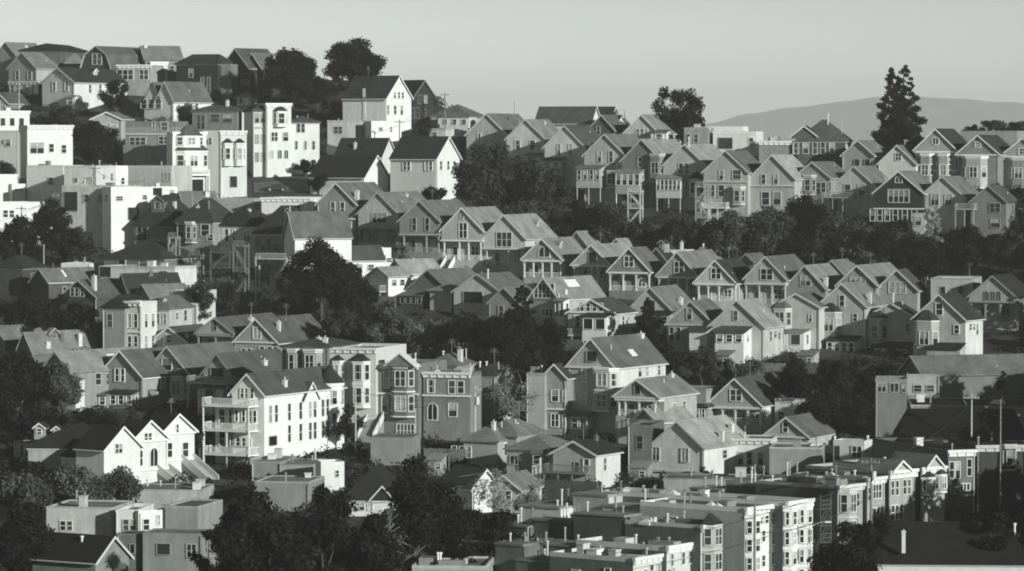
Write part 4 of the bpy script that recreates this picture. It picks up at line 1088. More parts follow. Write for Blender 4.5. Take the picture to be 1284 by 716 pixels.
G('dark fronted cottage with a bright small window and light roof', 660, 558, 615, 740, 105, 195, a=48, wt=.35, rt=.5, tr=.75, W=[([620, 655], 625, 20, 34)], deck=[(600, 690, 640, 1.2, {'n': 2})])

crop(640, 536, S4)
G('large plain pale gable with two curtained windows in front of the street row', 815, -28, 92, 250, 246, 275, a=30, wt=.62, rt=.56, tr=.5, W=[([715, 850], 133, 30, 62, '2')], belt=[215], chim=[(.85, .45, 1.4, 'w'), (.6, .8, 1.2, 'w')])
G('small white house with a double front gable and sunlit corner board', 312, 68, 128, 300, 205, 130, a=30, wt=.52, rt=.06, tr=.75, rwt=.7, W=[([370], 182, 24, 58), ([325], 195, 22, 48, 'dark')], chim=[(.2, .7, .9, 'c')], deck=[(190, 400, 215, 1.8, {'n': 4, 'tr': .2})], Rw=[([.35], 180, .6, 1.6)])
G('tiny gabled wing with one white framed window beside the double gabled white house', 250, 102, 132, 290, 110, None, a=30, dm=5, wt=.5, rt=.15, tr=.75, W=[([213], 175, 20, 40)])
Fl('tall near-black shingled tower house with one dim window', 630, -14, 240, 116, None, a=12, dm=10, wt=.17, rt=.1, tr=.25, W=[([630], 72, 30, 66)], cornice=False)
Fl('long pale flat house with corner bay and dark window row behind the street', 1105, 52, 215, 330, 60, a=10, wt=.62, rt=.2, tr=.6, bay=[(985, 92, 92, 190, 'hip', 1)], W=[([1088, 1122, 1165, 1218], 150, 26, 60)], vents=4, par=.3)
Fl('low grey garden wall building under the long pale flat house', 985, 250, 340, 480, None, a=6, dm=8, wt=.36, rt=.35, tr=.4, cornice=False, par=.2, vents=3)
Hp('house with a low dark hip roof and one bright white wall strip among bare trees', 90, 42, 108, 270, 215, None, a=22, dm=9, wt=.45, rt=.25, tr=.5, W=[([20], 160, 40, 40, '2')], annex=[(122, 165, 110, 200, 1.2, 1, {'wt': .86})])

crop(320, 536, S4)
Fl('plain windowless grey plank box under the steep front steps', 665, 45, 185, 205, None, a=8, dm=7, wt=.24, rt=.25, tr=.3, cornice=False, par=.15)
Hp('house with a broad dark front roof, white wall and small pale dormer gable', 565, 203, 350, 450, 250, None, a=4, dm=11, wt=.8, rt=.055, tr=.7, W=[([520, 560], 385, 22, 34)], frontg=[(622, 285, 345, 105)], ridge=.9)
Fl('white stucco box with a bright wall at the end of the grey flat roofs', 378, 166, 320, 112, 40, a=-14, wt=.85, rt=.4, tr=.8, cornice=False, W=[([400], 225, 16, 30)])
Fl('grey flat roofed workshop below the white balcony house', 55, 165, 270, 150, None, a=8, dm=10, wt=.32, rt=.34, tr=.4, cornice=False, par=.2, vents=2)
Fl('grey flat roofed workshop with white lamp post and boat-like skylight', 200, 178, 275, 165, None, a=8, dm=10, wt=.3, rt=.34, tr=.4, cornice=False, par=.2, vents=3)
Fl('long low grey shed with pale end wall behind the big dark tree', 130, 262, 420, 270, 40, a=10, wt=.4, rt=.36, tr=.4, cornice=False, par=.2, vents=2)
Hp('hip roofed house with a sunroom of white pillared windows among bare trees', 1100, -8, 66, 180, 168, 170, a=26, wt=.55, rt=.46, tr=.85, W=[([970, 1008, 1042], 122, 24, 54)], Rw=[([.2, .45], 110, .8, 1.6), ([.75], 110, .8, 1.4)], chim=[(.35, .2, 1.6, 'w'), (.8, .6, 1.2, 'w')])
Hp('light roofed house behind the white pillared sunroom', 1180, -35, 40, 170, 190, None, a=26, dm=9, wt=.3, rt=.35, tr=.4, chim=[(-.1, .4, 1.4, 'w')])
G('bright white gabled cottage seen through a bare pale tree', 1125, 205, 290, 430, 130, None, a=-30, wt=.84, rt=.3, tr=.8, W=[([1110], 330, 24, 40)], dm=8)
G('pale roofed cottage behind twiggy branches next to the bright white cottage', 1215, 235, 300, 430, 160, None, a=20, wt=.5, rt=.36, tr=.7, W=[([1190, 1235], 330, 24, 40)], dm=8)

SB = 3.98
crop(230, 440, SB)
G('white corner house with stacked balconies, turret cap and rows of sash windows', 322, 116, 212, 575, 175, 318, a=27, wt=.88, rt=.17, tr=.82,
  W=[([292, 315, 345], 210, 18, 46), ([262, 300, 335, 360], 325, 17, 56), ([240, 270, 300, 330], 455, 20, 42)],
  Rw=[([.07, .14, .3, .44, .56, .62, .72, .78], 315, .75, 2.3), ([.3, .44, .56, .62, .72, .78], 425, .75, 2.3), ([.93], 300, .8, 2.2), ([.93], 415, .8, 2.2), ([.1], 450, 2, 1.2, 'dark')],
  deck=[(128, 378, 268, 2.6, {'n': 2, 'pz': -5}), (128, 378, 392, 2.4, {'n': 3}), (128, 378, 512, 2.4, {'n': 3})], chim=[(.75, .3, 1.0, 'w')], wing=[(135, 262, 262, 0)], sideg=[(.56, 178, 262, 4.2)], turret=[(.88, 98, 192, 1.9)])

crop(0, 520, 3.652)
G('white gabled cottage with paired slit windows, nearest of the bright row below the trees', 560, 56, 150, 336, 128, 150, a=-52, wt=.86, rt=.04, tr=.85, W=[([540, 553], 152, 11, 40)])
G('ornate white victorian between two white gables with a pillared double door', 685, 28, 112, 310, 132, 115, a=-48, wt=.8, rt=.04, tr=.85, W=[([671, 686], 102, 11, 38), ([648], 195, 18, 70), ([700], 195, 26, 84, 'arch')], belt=[118, 250], stairs=[(735, 255, 320, 2, 4)])
G('tall white victorian with one slit attic window and wooden front steps', 815, -2, 76, 285, 126, 115, a=-48, wt=.86, rt=.04, tr=.85, W=[([812], 62, 8, 38), ([783], 158, 17, 64), ([842], 162, 20, 66)], belt=[84, 205], stairs=[(850, 205, 300, 2, 5)])
G('tiny white gabled porch roof beside the bright cottage row', 448, 150, 192, 300, 86, 130, a=-52, wt=.84, rt=.04, tr=.85)
Hp('wide near-black roof with small white dormers at the edge of the bright row', 300, 56, 150, 250, 350, None, a=6, dm=12, wt=.4, rt=.035, tr=.8, dormer=[(-.75, .1, 1.4, 1.2, 'f'), (-.3, .12, 1.1, .9, 'f')], ridge=.75, chim=[(.9, .3, .6, 'w')])
Fl('white framed glass conservatory with slanting side struts', 140, 128, 220, 158, None, a=8, dm=5, wt=.2, rt=.1, tr=.85, W=[([75, 100, 125, 150, 175, 200], 165, 17, 52)], cornice=False, par=.2)
Fl('white roof cabin with one small window on the near-black roof', 345, 90, 170, 122, 50, a=-22, wt=.84, rt=.4, tr=.8, W=[([362], 135, 14, 24)], cornice=False, par=.15)
Fl('large pale plank-walled flat house with a double window at the bottom corner', 365, 420, 720, 315, None, a=10, dm=9, wt=.5, rt=.36, tr=.6, W=[([286, 318], 508, 25, 40)], cornice=False, par=.25, vents=3)
Fl('white bay house with a double sash window between plank walls', 580, 432, 740, 104, None, a=8, dm=8, wt=.74, rt=.35, tr=.7, W=[([577, 610], 503, 25, 50)], cornice=False, vents=1)
Fl('dark brown box with one narrow window below the white double sash', 592, 545, 770, 118, None, a=8, dm=4, wt=.2, rt=.15, tr=.3, W=[([607], 612, 22, 42, 'dark')], cornice=False, par=.1)
Fl('bright white corner house with tall door-like window at the bottom', 697, 436, 740, 112, 30, a=-30, wt=.82, rt=.35, tr=.8, W=[([672], 500, 22, 50), ([722], 482, 10, 44)], cornice=False, par=.2)
Fl('smooth grey blank walled house beside the dark round tree, near the bottom', 830, 416, 740, 160, None, a=14, dm=9, wt=.4, rt=.3, tr=.4, cornice=False, par=.25)
Fl('rough stucco house with one black square window at the bottom', 790, 540, 780, 280, None, a=10, dm=5, wt=.36, rt=.3, tr=.4, W=[([748], 615, 60, 48, 'dark'), ([880], 620, 40, 58, '2')], cornice=False, par=.15)
Fl('low white parapet strip of a flat roof below the laurel hedge', 455, 368, 440, 140, None, a=6, dm=6, wt=.72, rt=.4, tr=.5, cornice=False, par=.2)
Fl('long low grey flat roof with pipes and a small white hatch', 760, 342, 440, 330, None, a=6, dm=9, wt=.42, rt=.36, tr=.4, cornice=False, par=.2, vents=5)
G('black roofed house with a white fretwork gable at the bottom corner', 515, 560, 660, 820, 110, 330, a=-58, wt=.3, rt=.03, tr=.7, chim=[(-.3, .4, .6, 'p')])
G('small white barred gable porch leaning on the black roof at the bottom edge', 514, 618, 690, 800, 92, None, a=-20, wt=.12, rt=.05, tr=.85, dm=4, W=[([514], 705, 60, 40, '4')])

# ---------------------------------------------------------------- street row at lower right, fronts facing the sun
crop(690, 596, 5.836)
ROWA = -54
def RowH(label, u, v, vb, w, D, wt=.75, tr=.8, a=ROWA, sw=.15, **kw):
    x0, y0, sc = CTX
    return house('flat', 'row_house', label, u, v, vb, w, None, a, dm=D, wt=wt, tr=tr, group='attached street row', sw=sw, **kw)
RowH('row house with a slate false mansard and pale front at the bottom edge', 715, 585, 960, 240, 11, wt=.66, rt=.36, blocks=3, rear=[(5, -1.1, .6), (4, .3, 2.2), (6, -1.6, .2)], W=[([740, 800], 700, 26, 90), ([640, 690], 720, 22, 70)], vents=6, par=.5)
RowH('row house with a bright bracketed cornice and two dark windows, low in the street row', 962, 498, 920, 250, 12, wt=.66, rt=.36, blocks=3, rear=[(6, -.7, .3), (5, -1.7, 1.8), (5, -.9, .2)], tr=.85, W=[([880, 970, 1028], 605, 26, 90), ([1065], 640, 20, 150, 'dark')], vents=6, par=.6)
RowH('row house with a pointed pyramid cap over its corner bay', 1165, 352, 900, 150, 10, wt=.6, rt=.34, blocks=2, rear=[(7, .5, .1), (6, -.6, .8), (6, -1.4, .1)], tr=.7, bay=[(1165, 130, 350, 720, 'hip', 2)], vents=4, par=.4)
crop(860, 576, 5.114)
RowH('tall bright white row house with stacked bays facing the street', 490, 292, 830, 268, 14, sw=.6, wt=.86, rt=.5, blocks=3, rear=[(6, -.8, 1.2), (5, .2, 2.5), (6, -1.3, .1)], tr=.85, bay=[(400, 84, 360, 830, 'flat', 4), (590, 90, 320, 830, 'flat', 4)], W=[([480, 520], 385, 24, 44), ([495], 490, 22, 70), ([495], 650, 22, 70)], vents=7, par=.5)
RowH('white row house with striped bay balconies and fire escape at its end', 722, 258, 810, 196, 25, wt=.74, rt=.5, blocks=5, tr=.85, bay=[(640, 78, 300, 810, 'flat', 4), (755, 84, 300, 810, 'flat', 4)], W=[([695], 345, 30, 44), ([695], 450, 26, 60, 'dark'), ([695], 610, 26, 60, 'dark')], vents=6, par=.5)
crop(954, 536, S4)
RowH('grey row house with a pale curved bay across the gap from the fire escape', 435, 276, 600, 150, 12, wt=.42, rt=.5, blocks=3, tr=.7, rear=[(5, -.6, .8), (5, -1.4, .1)], bay=[(408, 80, 300, 560, 'flat', 2, '2')], W=[([478], 355, 18, 60), ([475], 470, 18, 50)], vents=5, par=.4, a=-50)
RowH('narrow grey row house with one wide dark upper window behind the street lamp', 560, 240, 580, 105, 11, wt=.42, rt=.5, blocks=3, tr=.7, rear=[(5, -.6, .8), (5, -1.4, .1)], W=[([565], 310, 48, 66, '3'), ([560], 425, 40, 66, '2'), ([518], 320, 14, 60)], vents=5, par=.4, a=-50)
RowH('row house with a white scalloped gable parapet and dark tiled visor', 690, 205, 560, 158, 13, wt=.42, rt=.25, tr=.8, W=[([628, 655], 290, 16, 70), ([700, 728], 290, 20, 70), ([630, 655, 680], 410, 18, 70)], belt=[238], vents=3, par=.4, a=-46, frontg=[(670, 160, 205, 100)])
RowH('row house with a stepped parapet and two dark capped bay windows', 838, 190, 540, 138, 14, wt=.42, rt=.25, tr=.7, bay=[(805, 70, 235, 320, 'hip', 1, '2'), (875, 66, 225, 315, 'hip', 1, '2')], vents=3, par=.5, a=-40, frontg=[(835, 135, 185, 90)])
RowH('dark brick row house with crisp white framed windows, last before the corner', 978, 108, 440, 142, 22, wt=.12, rt=.1, tr=.72, W=[([925, 957], 205, 22, 76), ([1018], 195, 24, 80), ([930], 305, 20, 32), ([995], 290, 50, 30, '3')], vents=2, a=-20)
Fl('near-black corner house with a white trimmed bay, across the cross street', 1165, 85, 420, 235, None, a=-8, dm=14, wt=.05, rt=.05, tr=.6, bay=[(1205, 84, 90, 205, 'flat', 1)], vents=2)
Fl('pale square roof cabin with a dark window and tin flues, above the row backs', 428, 62, 250, 140, 60, a=24, wt=.68, rt=.35, tr=.6, W=[([465], 118, 40, 54, '2'), ([375], 125, 26, 66, 'dark')], cornice=False, chim=[(-.95, .1, .8, 'p'), (.75, .9, .8, 'p')])
Fl('smooth grey flat house with a black shadowed slot behind the row backs', 170, 95, 270, 252, None, a=8, dm=8, wt=.42, rt=.36, tr=.4, cornice=False, par=.25, vents=4)
Fl('grey flat house with a thick white flue pipe beside the pale roof cabin', 668, 100, 280, 210, None, a=6, dm=8, wt=.42, rt=.3, tr=.4, cornice=False, par=.25, chim=[(.25, .1, .4, 'p'), (.85, .4, 1.2, 'p')], vents=2)
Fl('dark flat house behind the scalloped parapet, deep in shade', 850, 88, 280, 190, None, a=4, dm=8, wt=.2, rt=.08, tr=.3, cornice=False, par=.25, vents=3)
Hp('enormous black roof with a pale wall below and slim white stacks, bottom corner', 925, 485, 662, 830, 750, None, a=4, dm=13, wt=.7, rt=.03, tr=.5, ridge=.66, chim=[(.2, .5, 1.4, 'p'), (.85, .4, 1.8, 'p'), (-.6, .02, 1.6, 'w')])  # one black roof standing in for low roofs lost in shade
Fl('pale rounded roof box at the bottom edge in front of the enormous black roof', 1100, 640, 830, 110, None, a=6, dm=3, wt=.45, rt=.4, tr=.5, cornice=False, par=.1, chim=[(0, .5, .5, 'p')])
crop(510, 616, 6.42)
LROW = dict(cornice=False, par=.35, blocks=7)
Fl('flat grey roof with paired white flues at the very bottom edge', 340, 596, 900, 600, None, a=5, dm=10, wt=.4, rt=.35, tr=.4, chim=[(0, .75, 2.2, 'p'), (.06, .75, 2.2, 'p'), (-.35, .2, 1.4, 'p'), (-.28, .2, 1.4, 'p')], **LROW)
Fl('flat dark roof with three white flues behind the bottom edge roof', 560, 492, 760, 240, None, a=5, dm=9, wt=.3, rt=.2, tr=.4, chim=[(.2, .3, 2.0, 'p'), (.45, .3, 2.0, 'p'), (-.2, .5, 1.4, 'p')], **LROW)
Fl('long flat grey roof with white hatch boxes and a row of dark recesses', 980, 498, 800, 620, None, a=4, dm=10, wt=.16, rt=.36, tr=.5, vents=8, **LROW)
Fl('flat roof with a bright deck edge on slim posts near the small dark gables', 1080, 372, 740, 480, None, a=4, dm=9, wt=.14, rt=.4, tr=.6, vents=7, **LROW)
crop(690, 596, 5.836)
G('small dark roofed penthouse gable among the flat roofs', 235, 352, 415, 560, 92, 240, a=-58, wt=.25, rt=.16, tr=.5)
G('lean lit roof shed behind the small dark penthouse gable', 345, 272, 390, 540, 110, 190, a=-56, wt=.3, rt=.3, tr=.4)
# ================================================================== the ground
YS = np.array(YT[::-1], float)
ZS = np.array([unproject(642, v, y).z for v, y in zip(VT[::-1], YS)])
NEAR_Y = np.array([-80, 0, 30, 100, 200, 300, 350])
NEAR_Z = np.array([-2.5, -4, -10, -28, -46, -54, -53])
PY = np.concatenate([NEAR_Y, YS]); PZ = np.concatenate([NEAR_Z, ZS])

def crest_y(x, y):
    u = 642 + x / max(y, 50) * F
    return float(np.interp(u, [430, 540, 640, 760], [905, 880, 838, 822]))

def ground_z(x, y):
    if y <= 380:
        return float(np.interp(y, PY, PZ))
    c = crest_y(x, y)
    if y <= c:
        return float(np.interp(y, PY, PZ))
    z = float(np.interp(c, PY, PZ))
    d = y - c
    return max(-62.0, z + .02 * d - .0016 * d * d if d < 120 else z + 2.4 - 23.04 - .36 * (d - 120))

xs = list(np.arange(-260, 261, 8.0))
xs = [-7500, -3000, -1200, -600, -380] + xs + [380, 600, 1200, 3000, 7500]
ysg = [-80, -30, 0, 15, 30, 60, 100, 150, 200, 250, 300, 340, 380] + list(np.arange(388, 1010, 8.0)) + [1050, 1120, 1200, 1500, 2500, 5000, 9000, 14000, 18000]
gm = MB()
gr = random.Random(3)
for y in ysg:
    for x in xs:
        gm.v.append((x, y, ground_z(x, y) - .12 + (gr.uniform(-.12, .12) if 380 < y < 1000 else 0)))
nx = len(xs)
for j in range(len(ysg) - 1):
    for i in range(nx - 1):
        a_ = j * nx + i
        gm.f.append((a_, a_ + 1, a_ + nx + 1, a_ + nx)); gm.m.append(0)
m, nt, b = new_mat('garden_soil')
tc = N(nt, 'ShaderNodeTexCoord').outputs['Object']
v_ = math_node(nt, 'MULTIPLY', ramp(nt, noise(nt, tc, .12, 6, .65), .5, 1.6, .3, .7), ramp(nt, noise(nt, tc, 1.4, 4), .6, 1.4, .3, .7))
tint(nt, b, math_node(nt, 'MULTIPLY', v_, .032))
b.inputs['Roughness'].default_value = 1
g = gm.build('ground', m)
g['kind'] = 'structure'
for p in g.data.polygons:
    p.use_smooth = True

# small paved lot between the white street block and the long low house
rd = MB()
c0 = [unproject(u, v, ydist(v)) for u, v in ((318, 243), (392, 241), (400, 226), (318, 230))]
cols = 8
for i in range(cols + 1):
    for j in range(5):
        s_, t_ = i / cols, j / 4
        p = (c0[0] * (1 - s_) + c0[1] * s_) * (1 - t_) + (c0[3] * (1 - s_) + c0[2] * s_) * t_
        rd.v.append((p.x, p.y, ground_z(p.x, p.y) + .12))
for i in range(cols):
    for j in range(4):
        a_ = i * 5 + j
        rd.f.append((a_, a_ + 5, a_ + 6, a_ + 1)); rd.m.append(0)
o = rd.build('road', plain_mat('asphalt', .11, .95, .2, .3, .6))
o['kind'] = 'structure'

# ------------------------------------------------------------------ far mountain ridge across the bay
MU = [700, 760, 820, 870, 905, 930, 970, 1040, 1090, 1113, 1150, 1180, 1230, 1284, 1360, 1500, 1700, 2000]
MV = [212, 196, 174, 156, 148, 140, 132.5, 125, 116.5, 115.5, 116.5, 117, 120, 124, 130, 138, 150, 176]
MD = 15000.0
mm = MB()
rows = 9
mr = random.Random(5)
uu = np.arange(700, 2040, 6.0)
for u in uu:
    v = float(np.interp(u, MU, MV))
    top = unproject(u, v, MD)
    top.z += 2.2 * math.sin(u * .11) + 1.5 * math.sin(u * .043 + 1) + mr.uniform(-.6, .6)
    top.z = max(top.z, -55)
    for k_ in range(rows):
        q = k_ / (rows - 1)
        # front slope from the bay up to the crest, then down the far side
        if q <= .6:
            r_ = q / .6
            y = MD - 900 * (1 - r_)
            z = -66 + (top.z + 66) * (r_ ** .8) + (mr.uniform(-3, 3) + 5 * math.sin(u * .06 + k_ * 2)) * r_ * (1 - r_) * 2
        else:
            r_ = (q - .6) / .4
            y = MD + 900 * r_
            z = top.z + (-66 - top.z) * r_
        mm.v.append((top.x * (y / MD) ** .5, y, z))
for i in range(len(uu) - 1):
    for k_ in range(rows - 1):
        a_ = i * rows + k_
        mm.f.append((a_, a_ + rows, a_ + rows + 1, a_ + 1)); mm.m.append(0)
m, nt, b = new_mat('hill_scrub')
tc = N(nt, 'ShaderNodeTexCoord').outputs['Object']
tint(nt, b, math_node(nt, 'MULTIPLY', ramp(nt, noise(nt, tc, .008, 6, .7), .45, 1.6, .3, .7), .12))
b.inputs['Roughness'].default_value = 1
o = mm.build('mountain', m)
o['kind'] = 'structure'
for p in o.data.polygons:
    p.use_smooth = True

# ================================================================== trees
def leaf_mesh(name, centers, radii, n_total, size, rng, squash=1.0, up=.25):
    """many small leaf sprays spread through clumps"""
    centers = np.asarray(centers, float); radii = np.asarray(radii, float)
    wgt = radii ** 2
    wgt /= wgt.sum()
    idx = rng.choice(len(centers), n_total, p=wgt)
    d = rng.normal(size=(n_total, 3)); d /= np.linalg.norm(d, axis=1)[:, None]
    rad = radii[idx] * (rng.uniform(0, 1, n_total) ** .38) * rng.uniform(.75, 1.12, n_total)
    off = d * rad[:, None]
    off[:, 2] *= squash
    c = centers[idx] + off
    nrm = d + rng.normal(size=(n_total, 3)) * .75
    nrm[:, 2] += up
    nrm /= np.linalg.norm(nrm, axis=1)[:, None]
    t = np.cross(nrm, rng.normal(size=(n_total, 3)))
    t /= np.linalg.norm(t, axis=1)[:, None] + 1e-9
    bt = np.cross(nrm, t)
    sz = size * rng.uniform(.55, 1.35, n_total)[:, None]
    v = np.stack([c - t * sz, c - bt * sz * .55, c + t * sz * 1.1, c + bt * sz * .55], 1).reshape(-1, 3)
    me = bpy.data.meshes.new(name)
    me.vertices.add(len(v)); me.vertices.foreach_set('co', v.astype(np.float32).ravel())
    me.loops.add(len(v)); me.loops.foreach_set('vertex_index', np.arange(len(v), dtype=np.int32))
    me.polygons.add(n_total)
    me.polygons.foreach_set('loop_start', np.arange(0, 4 * n_total, 4, dtype=np.int32))
    me.polygons.foreach_set('loop_total', np.full(n_total, 4, dtype=np.int32))
    me.update(calc_edges=True)
    return me

BARK = plain_mat('bark', .08, .95, .1, .3, 2)
PALEBARK = plain_mat('pale_bark', .26, .9, .15, .25, 2)

def tree(kind, u, vt, vb, w, tone, label, group='trees among the houses', dens=1.0, lean=0.0, seed=None):
    Y = ydist(vb)
    s = F / Y
    base = unproject(u, vb, Y)
    base.z = min(base.z, ground_z(base.x, base.y)) if kind != 'vine' else base.z
    H = max(1.5, (vb - vt) / s)
    Wd = max(1.2, w / s)
    rng = np.random.default_rng(int(u * 31 + vt * 7) if seed is None else seed)
    name = {'round': 'broadleaf_tree', 'pine': 'pine_tree', 'conifer': 'conifer_tree', 'euc': 'eucalyptus_tree', 'shrub': 'shrub', 'bare': 'bare_tree', 'vine': 'vine', 'palm': 'shrub'}[kind]
    root = bpy.data.objects.new(name, None)
    COL.objects.link(root)
    root.location = base
    cat = 'shrub' if kind in ('shrub', 'vine') else 'tree'
    tag(root, label, cat, group)
    FOOT_T.append((base.x, base.y, Wd * .3))
    R_ = Wd / 2
    cs, rs = [], []
    squash = .85
    if kind in ('round', 'euc'):
        zc, rz_ = H * .58, H * .43
        k = int(np.clip(R_ * 5.5, 9, 38))
        for i in range(k):
            d = rng.normal(size=3); d /= np.linalg.norm(d)
            f = rng.uniform(.35, .82)
            cs.append((d[0] * R_ * f + lean * d[2] * R_, d[1] * R_ * f, zc + d[2] * rz_ * f))
            rs.append(min(R_, rz_) * rng.uniform(.24, .44))
        cs.append((0, 0, H - min(R_, rz_) * .3)); rs.append(min(R_, rz_) * .32)
        if kind == 'euc':
            cs, rs = [], []
            for i in range(46):
                q = rng.uniform(.15, 1)
                ang = rng.uniform(0, 6.28)
                rr = R_ * (.25 + .75 * math.sin(min(1, q * 1.05) * math.pi * .62)) * rng.uniform(.2, .85)
                cs.append((math.cos(ang) * rr - (q - .55) * R_ * .9 * lean, math.sin(ang) * rr * .8, H * (.12 + q * .8)))
                rs.append(R_ * rng.uniform(.13, .27))
            squash = 1.25
    elif kind == 'shrub':
        k = int(np.clip(R_ * 5, 6, 18))
        for i in range(k):
            d = rng.normal(size=3); d /= np.linalg.norm(d)
            f = rng.uniform(.2, .75)
            cs.append((d[0] * R_ * f, d[1] * R_ * f, H * .48 + d[2] * H * .42 * f))
            rs.append(min(R_, H * .5) * rng.uniform(.3, .5))
    elif kind == 'pine':
        for i in range(26):
            ang = i * 2.4
            q = rng.uniform(0, 1)
            rr = R_ * math.sqrt(rng.uniform(.02, .85)) * (1 - .45 * q)
            cs.append((math.cos(ang) * rr, math.sin(ang) * rr, H * (.42 + q * .48)))
            rs.append(R_ * rng.uniform(.28, .42))
        squash = .62
    elif kind == 'conifer':
        tops = ((-.18, .96), (.14, 1.0)) if w > 50 and vb - vt > 100 else ((0, 1.0),)
        for tx, tp in tops:
            for i in range(64):
                q = (i + rng.uniform(0, 1)) / 64
                z = H * (.1 + q * .88 * tp)
                rr = R_ * (1 - q) ** .68 * rng.uniform(.2, .95)
                ang = i * 2.4 + rng.uniform(-.4, .4)
                cs.append((math.cos(ang) * rr + tx * R_ * 1.3 * q, math.sin(ang) * rr, z - rr * .15))
                rs.append(R_ * (.07 + .2 * (1 - q)) * rng.uniform(.8, 1.3))
        squash = .6
    elif kind == 'vine':
        for i in range(14):
            q = i / 13
            cs.append((rng.uniform(-.7, .7) * R_, rng.uniform(-.3, .3), H * (.05 + .9 * q)))
            rs.append(R_ * rng.uniform(.3, .55))
    elif kind == 'bare':
        for i in range(22):
            d = rng.normal(size=3); d /= np.linalg.norm(d)
            f = rng.uniform(.3, .9)
            cs.append((d[0] * R_ * f, d[1] * R_ * f, H * .6 + d[2] * H * .38 * f))
            rs.append(R_ * rng.uniform(.15, .28))
    size = float(np.clip(Wd * .028, .2, .32)) if kind != 'bare' else .16
    area = sum(4 * math.pi * r * r for r in rs)
    n = int(np.clip(area / (size * size * 1.15) * .85 * dens, 300, 22000))
    if kind == 'bare':
        n = int(n * (.3 if tone < .15 else .14))
    me = leaf_mesh('crown', cs, rs, n, size, rng, squash)
    me.materials.append(leaf_mat(tone))
    link('crown', me, root)
    tb = MB()
    bark = PALEBARK if kind in ('bare',) else BARK
    r0 = .06 if kind == 'vine' else (max(.1, H * .011) if kind == 'bare' else max(.12, H * .022))
    tb.tube((0, 0, -3), (0, 0, H * .35), r0 * 1.2, r0 * .8, 7)
    if kind in ('conifer',):
        for tx, tp in tops:
            tb.tube((0, 0, H * .35), (tx * R_ * 1.1, 0, H * .9 * tp), r0 * .8, r0 * .15, 6)
    else:
        order = np.argsort(rs)[::-1][:9 if kind != 'bare' else 22]
        for i in order:
            c = np.array(cs[i])
            st = np.array([0, 0, H * rng.uniform(.2, .35)])
            mid = st * .5 + c * .5 + rng.normal(size=3) * R_ * .08
            tb.tube(st, mid, r0 * .55, r0 * .32, 5)
            tb.tube(mid, c, r0 * .32, r0 * .1, 5)
            if kind == 'bare':
                for q in range(5):
                    e = c + rng.normal(size=3) * R_ * .3
                    tb.tube(c * .6 + mid * .4 if q % 2 else c, e, r0 * .13, .025, 4)
    tb.build('trunk', bark, root)
    return root

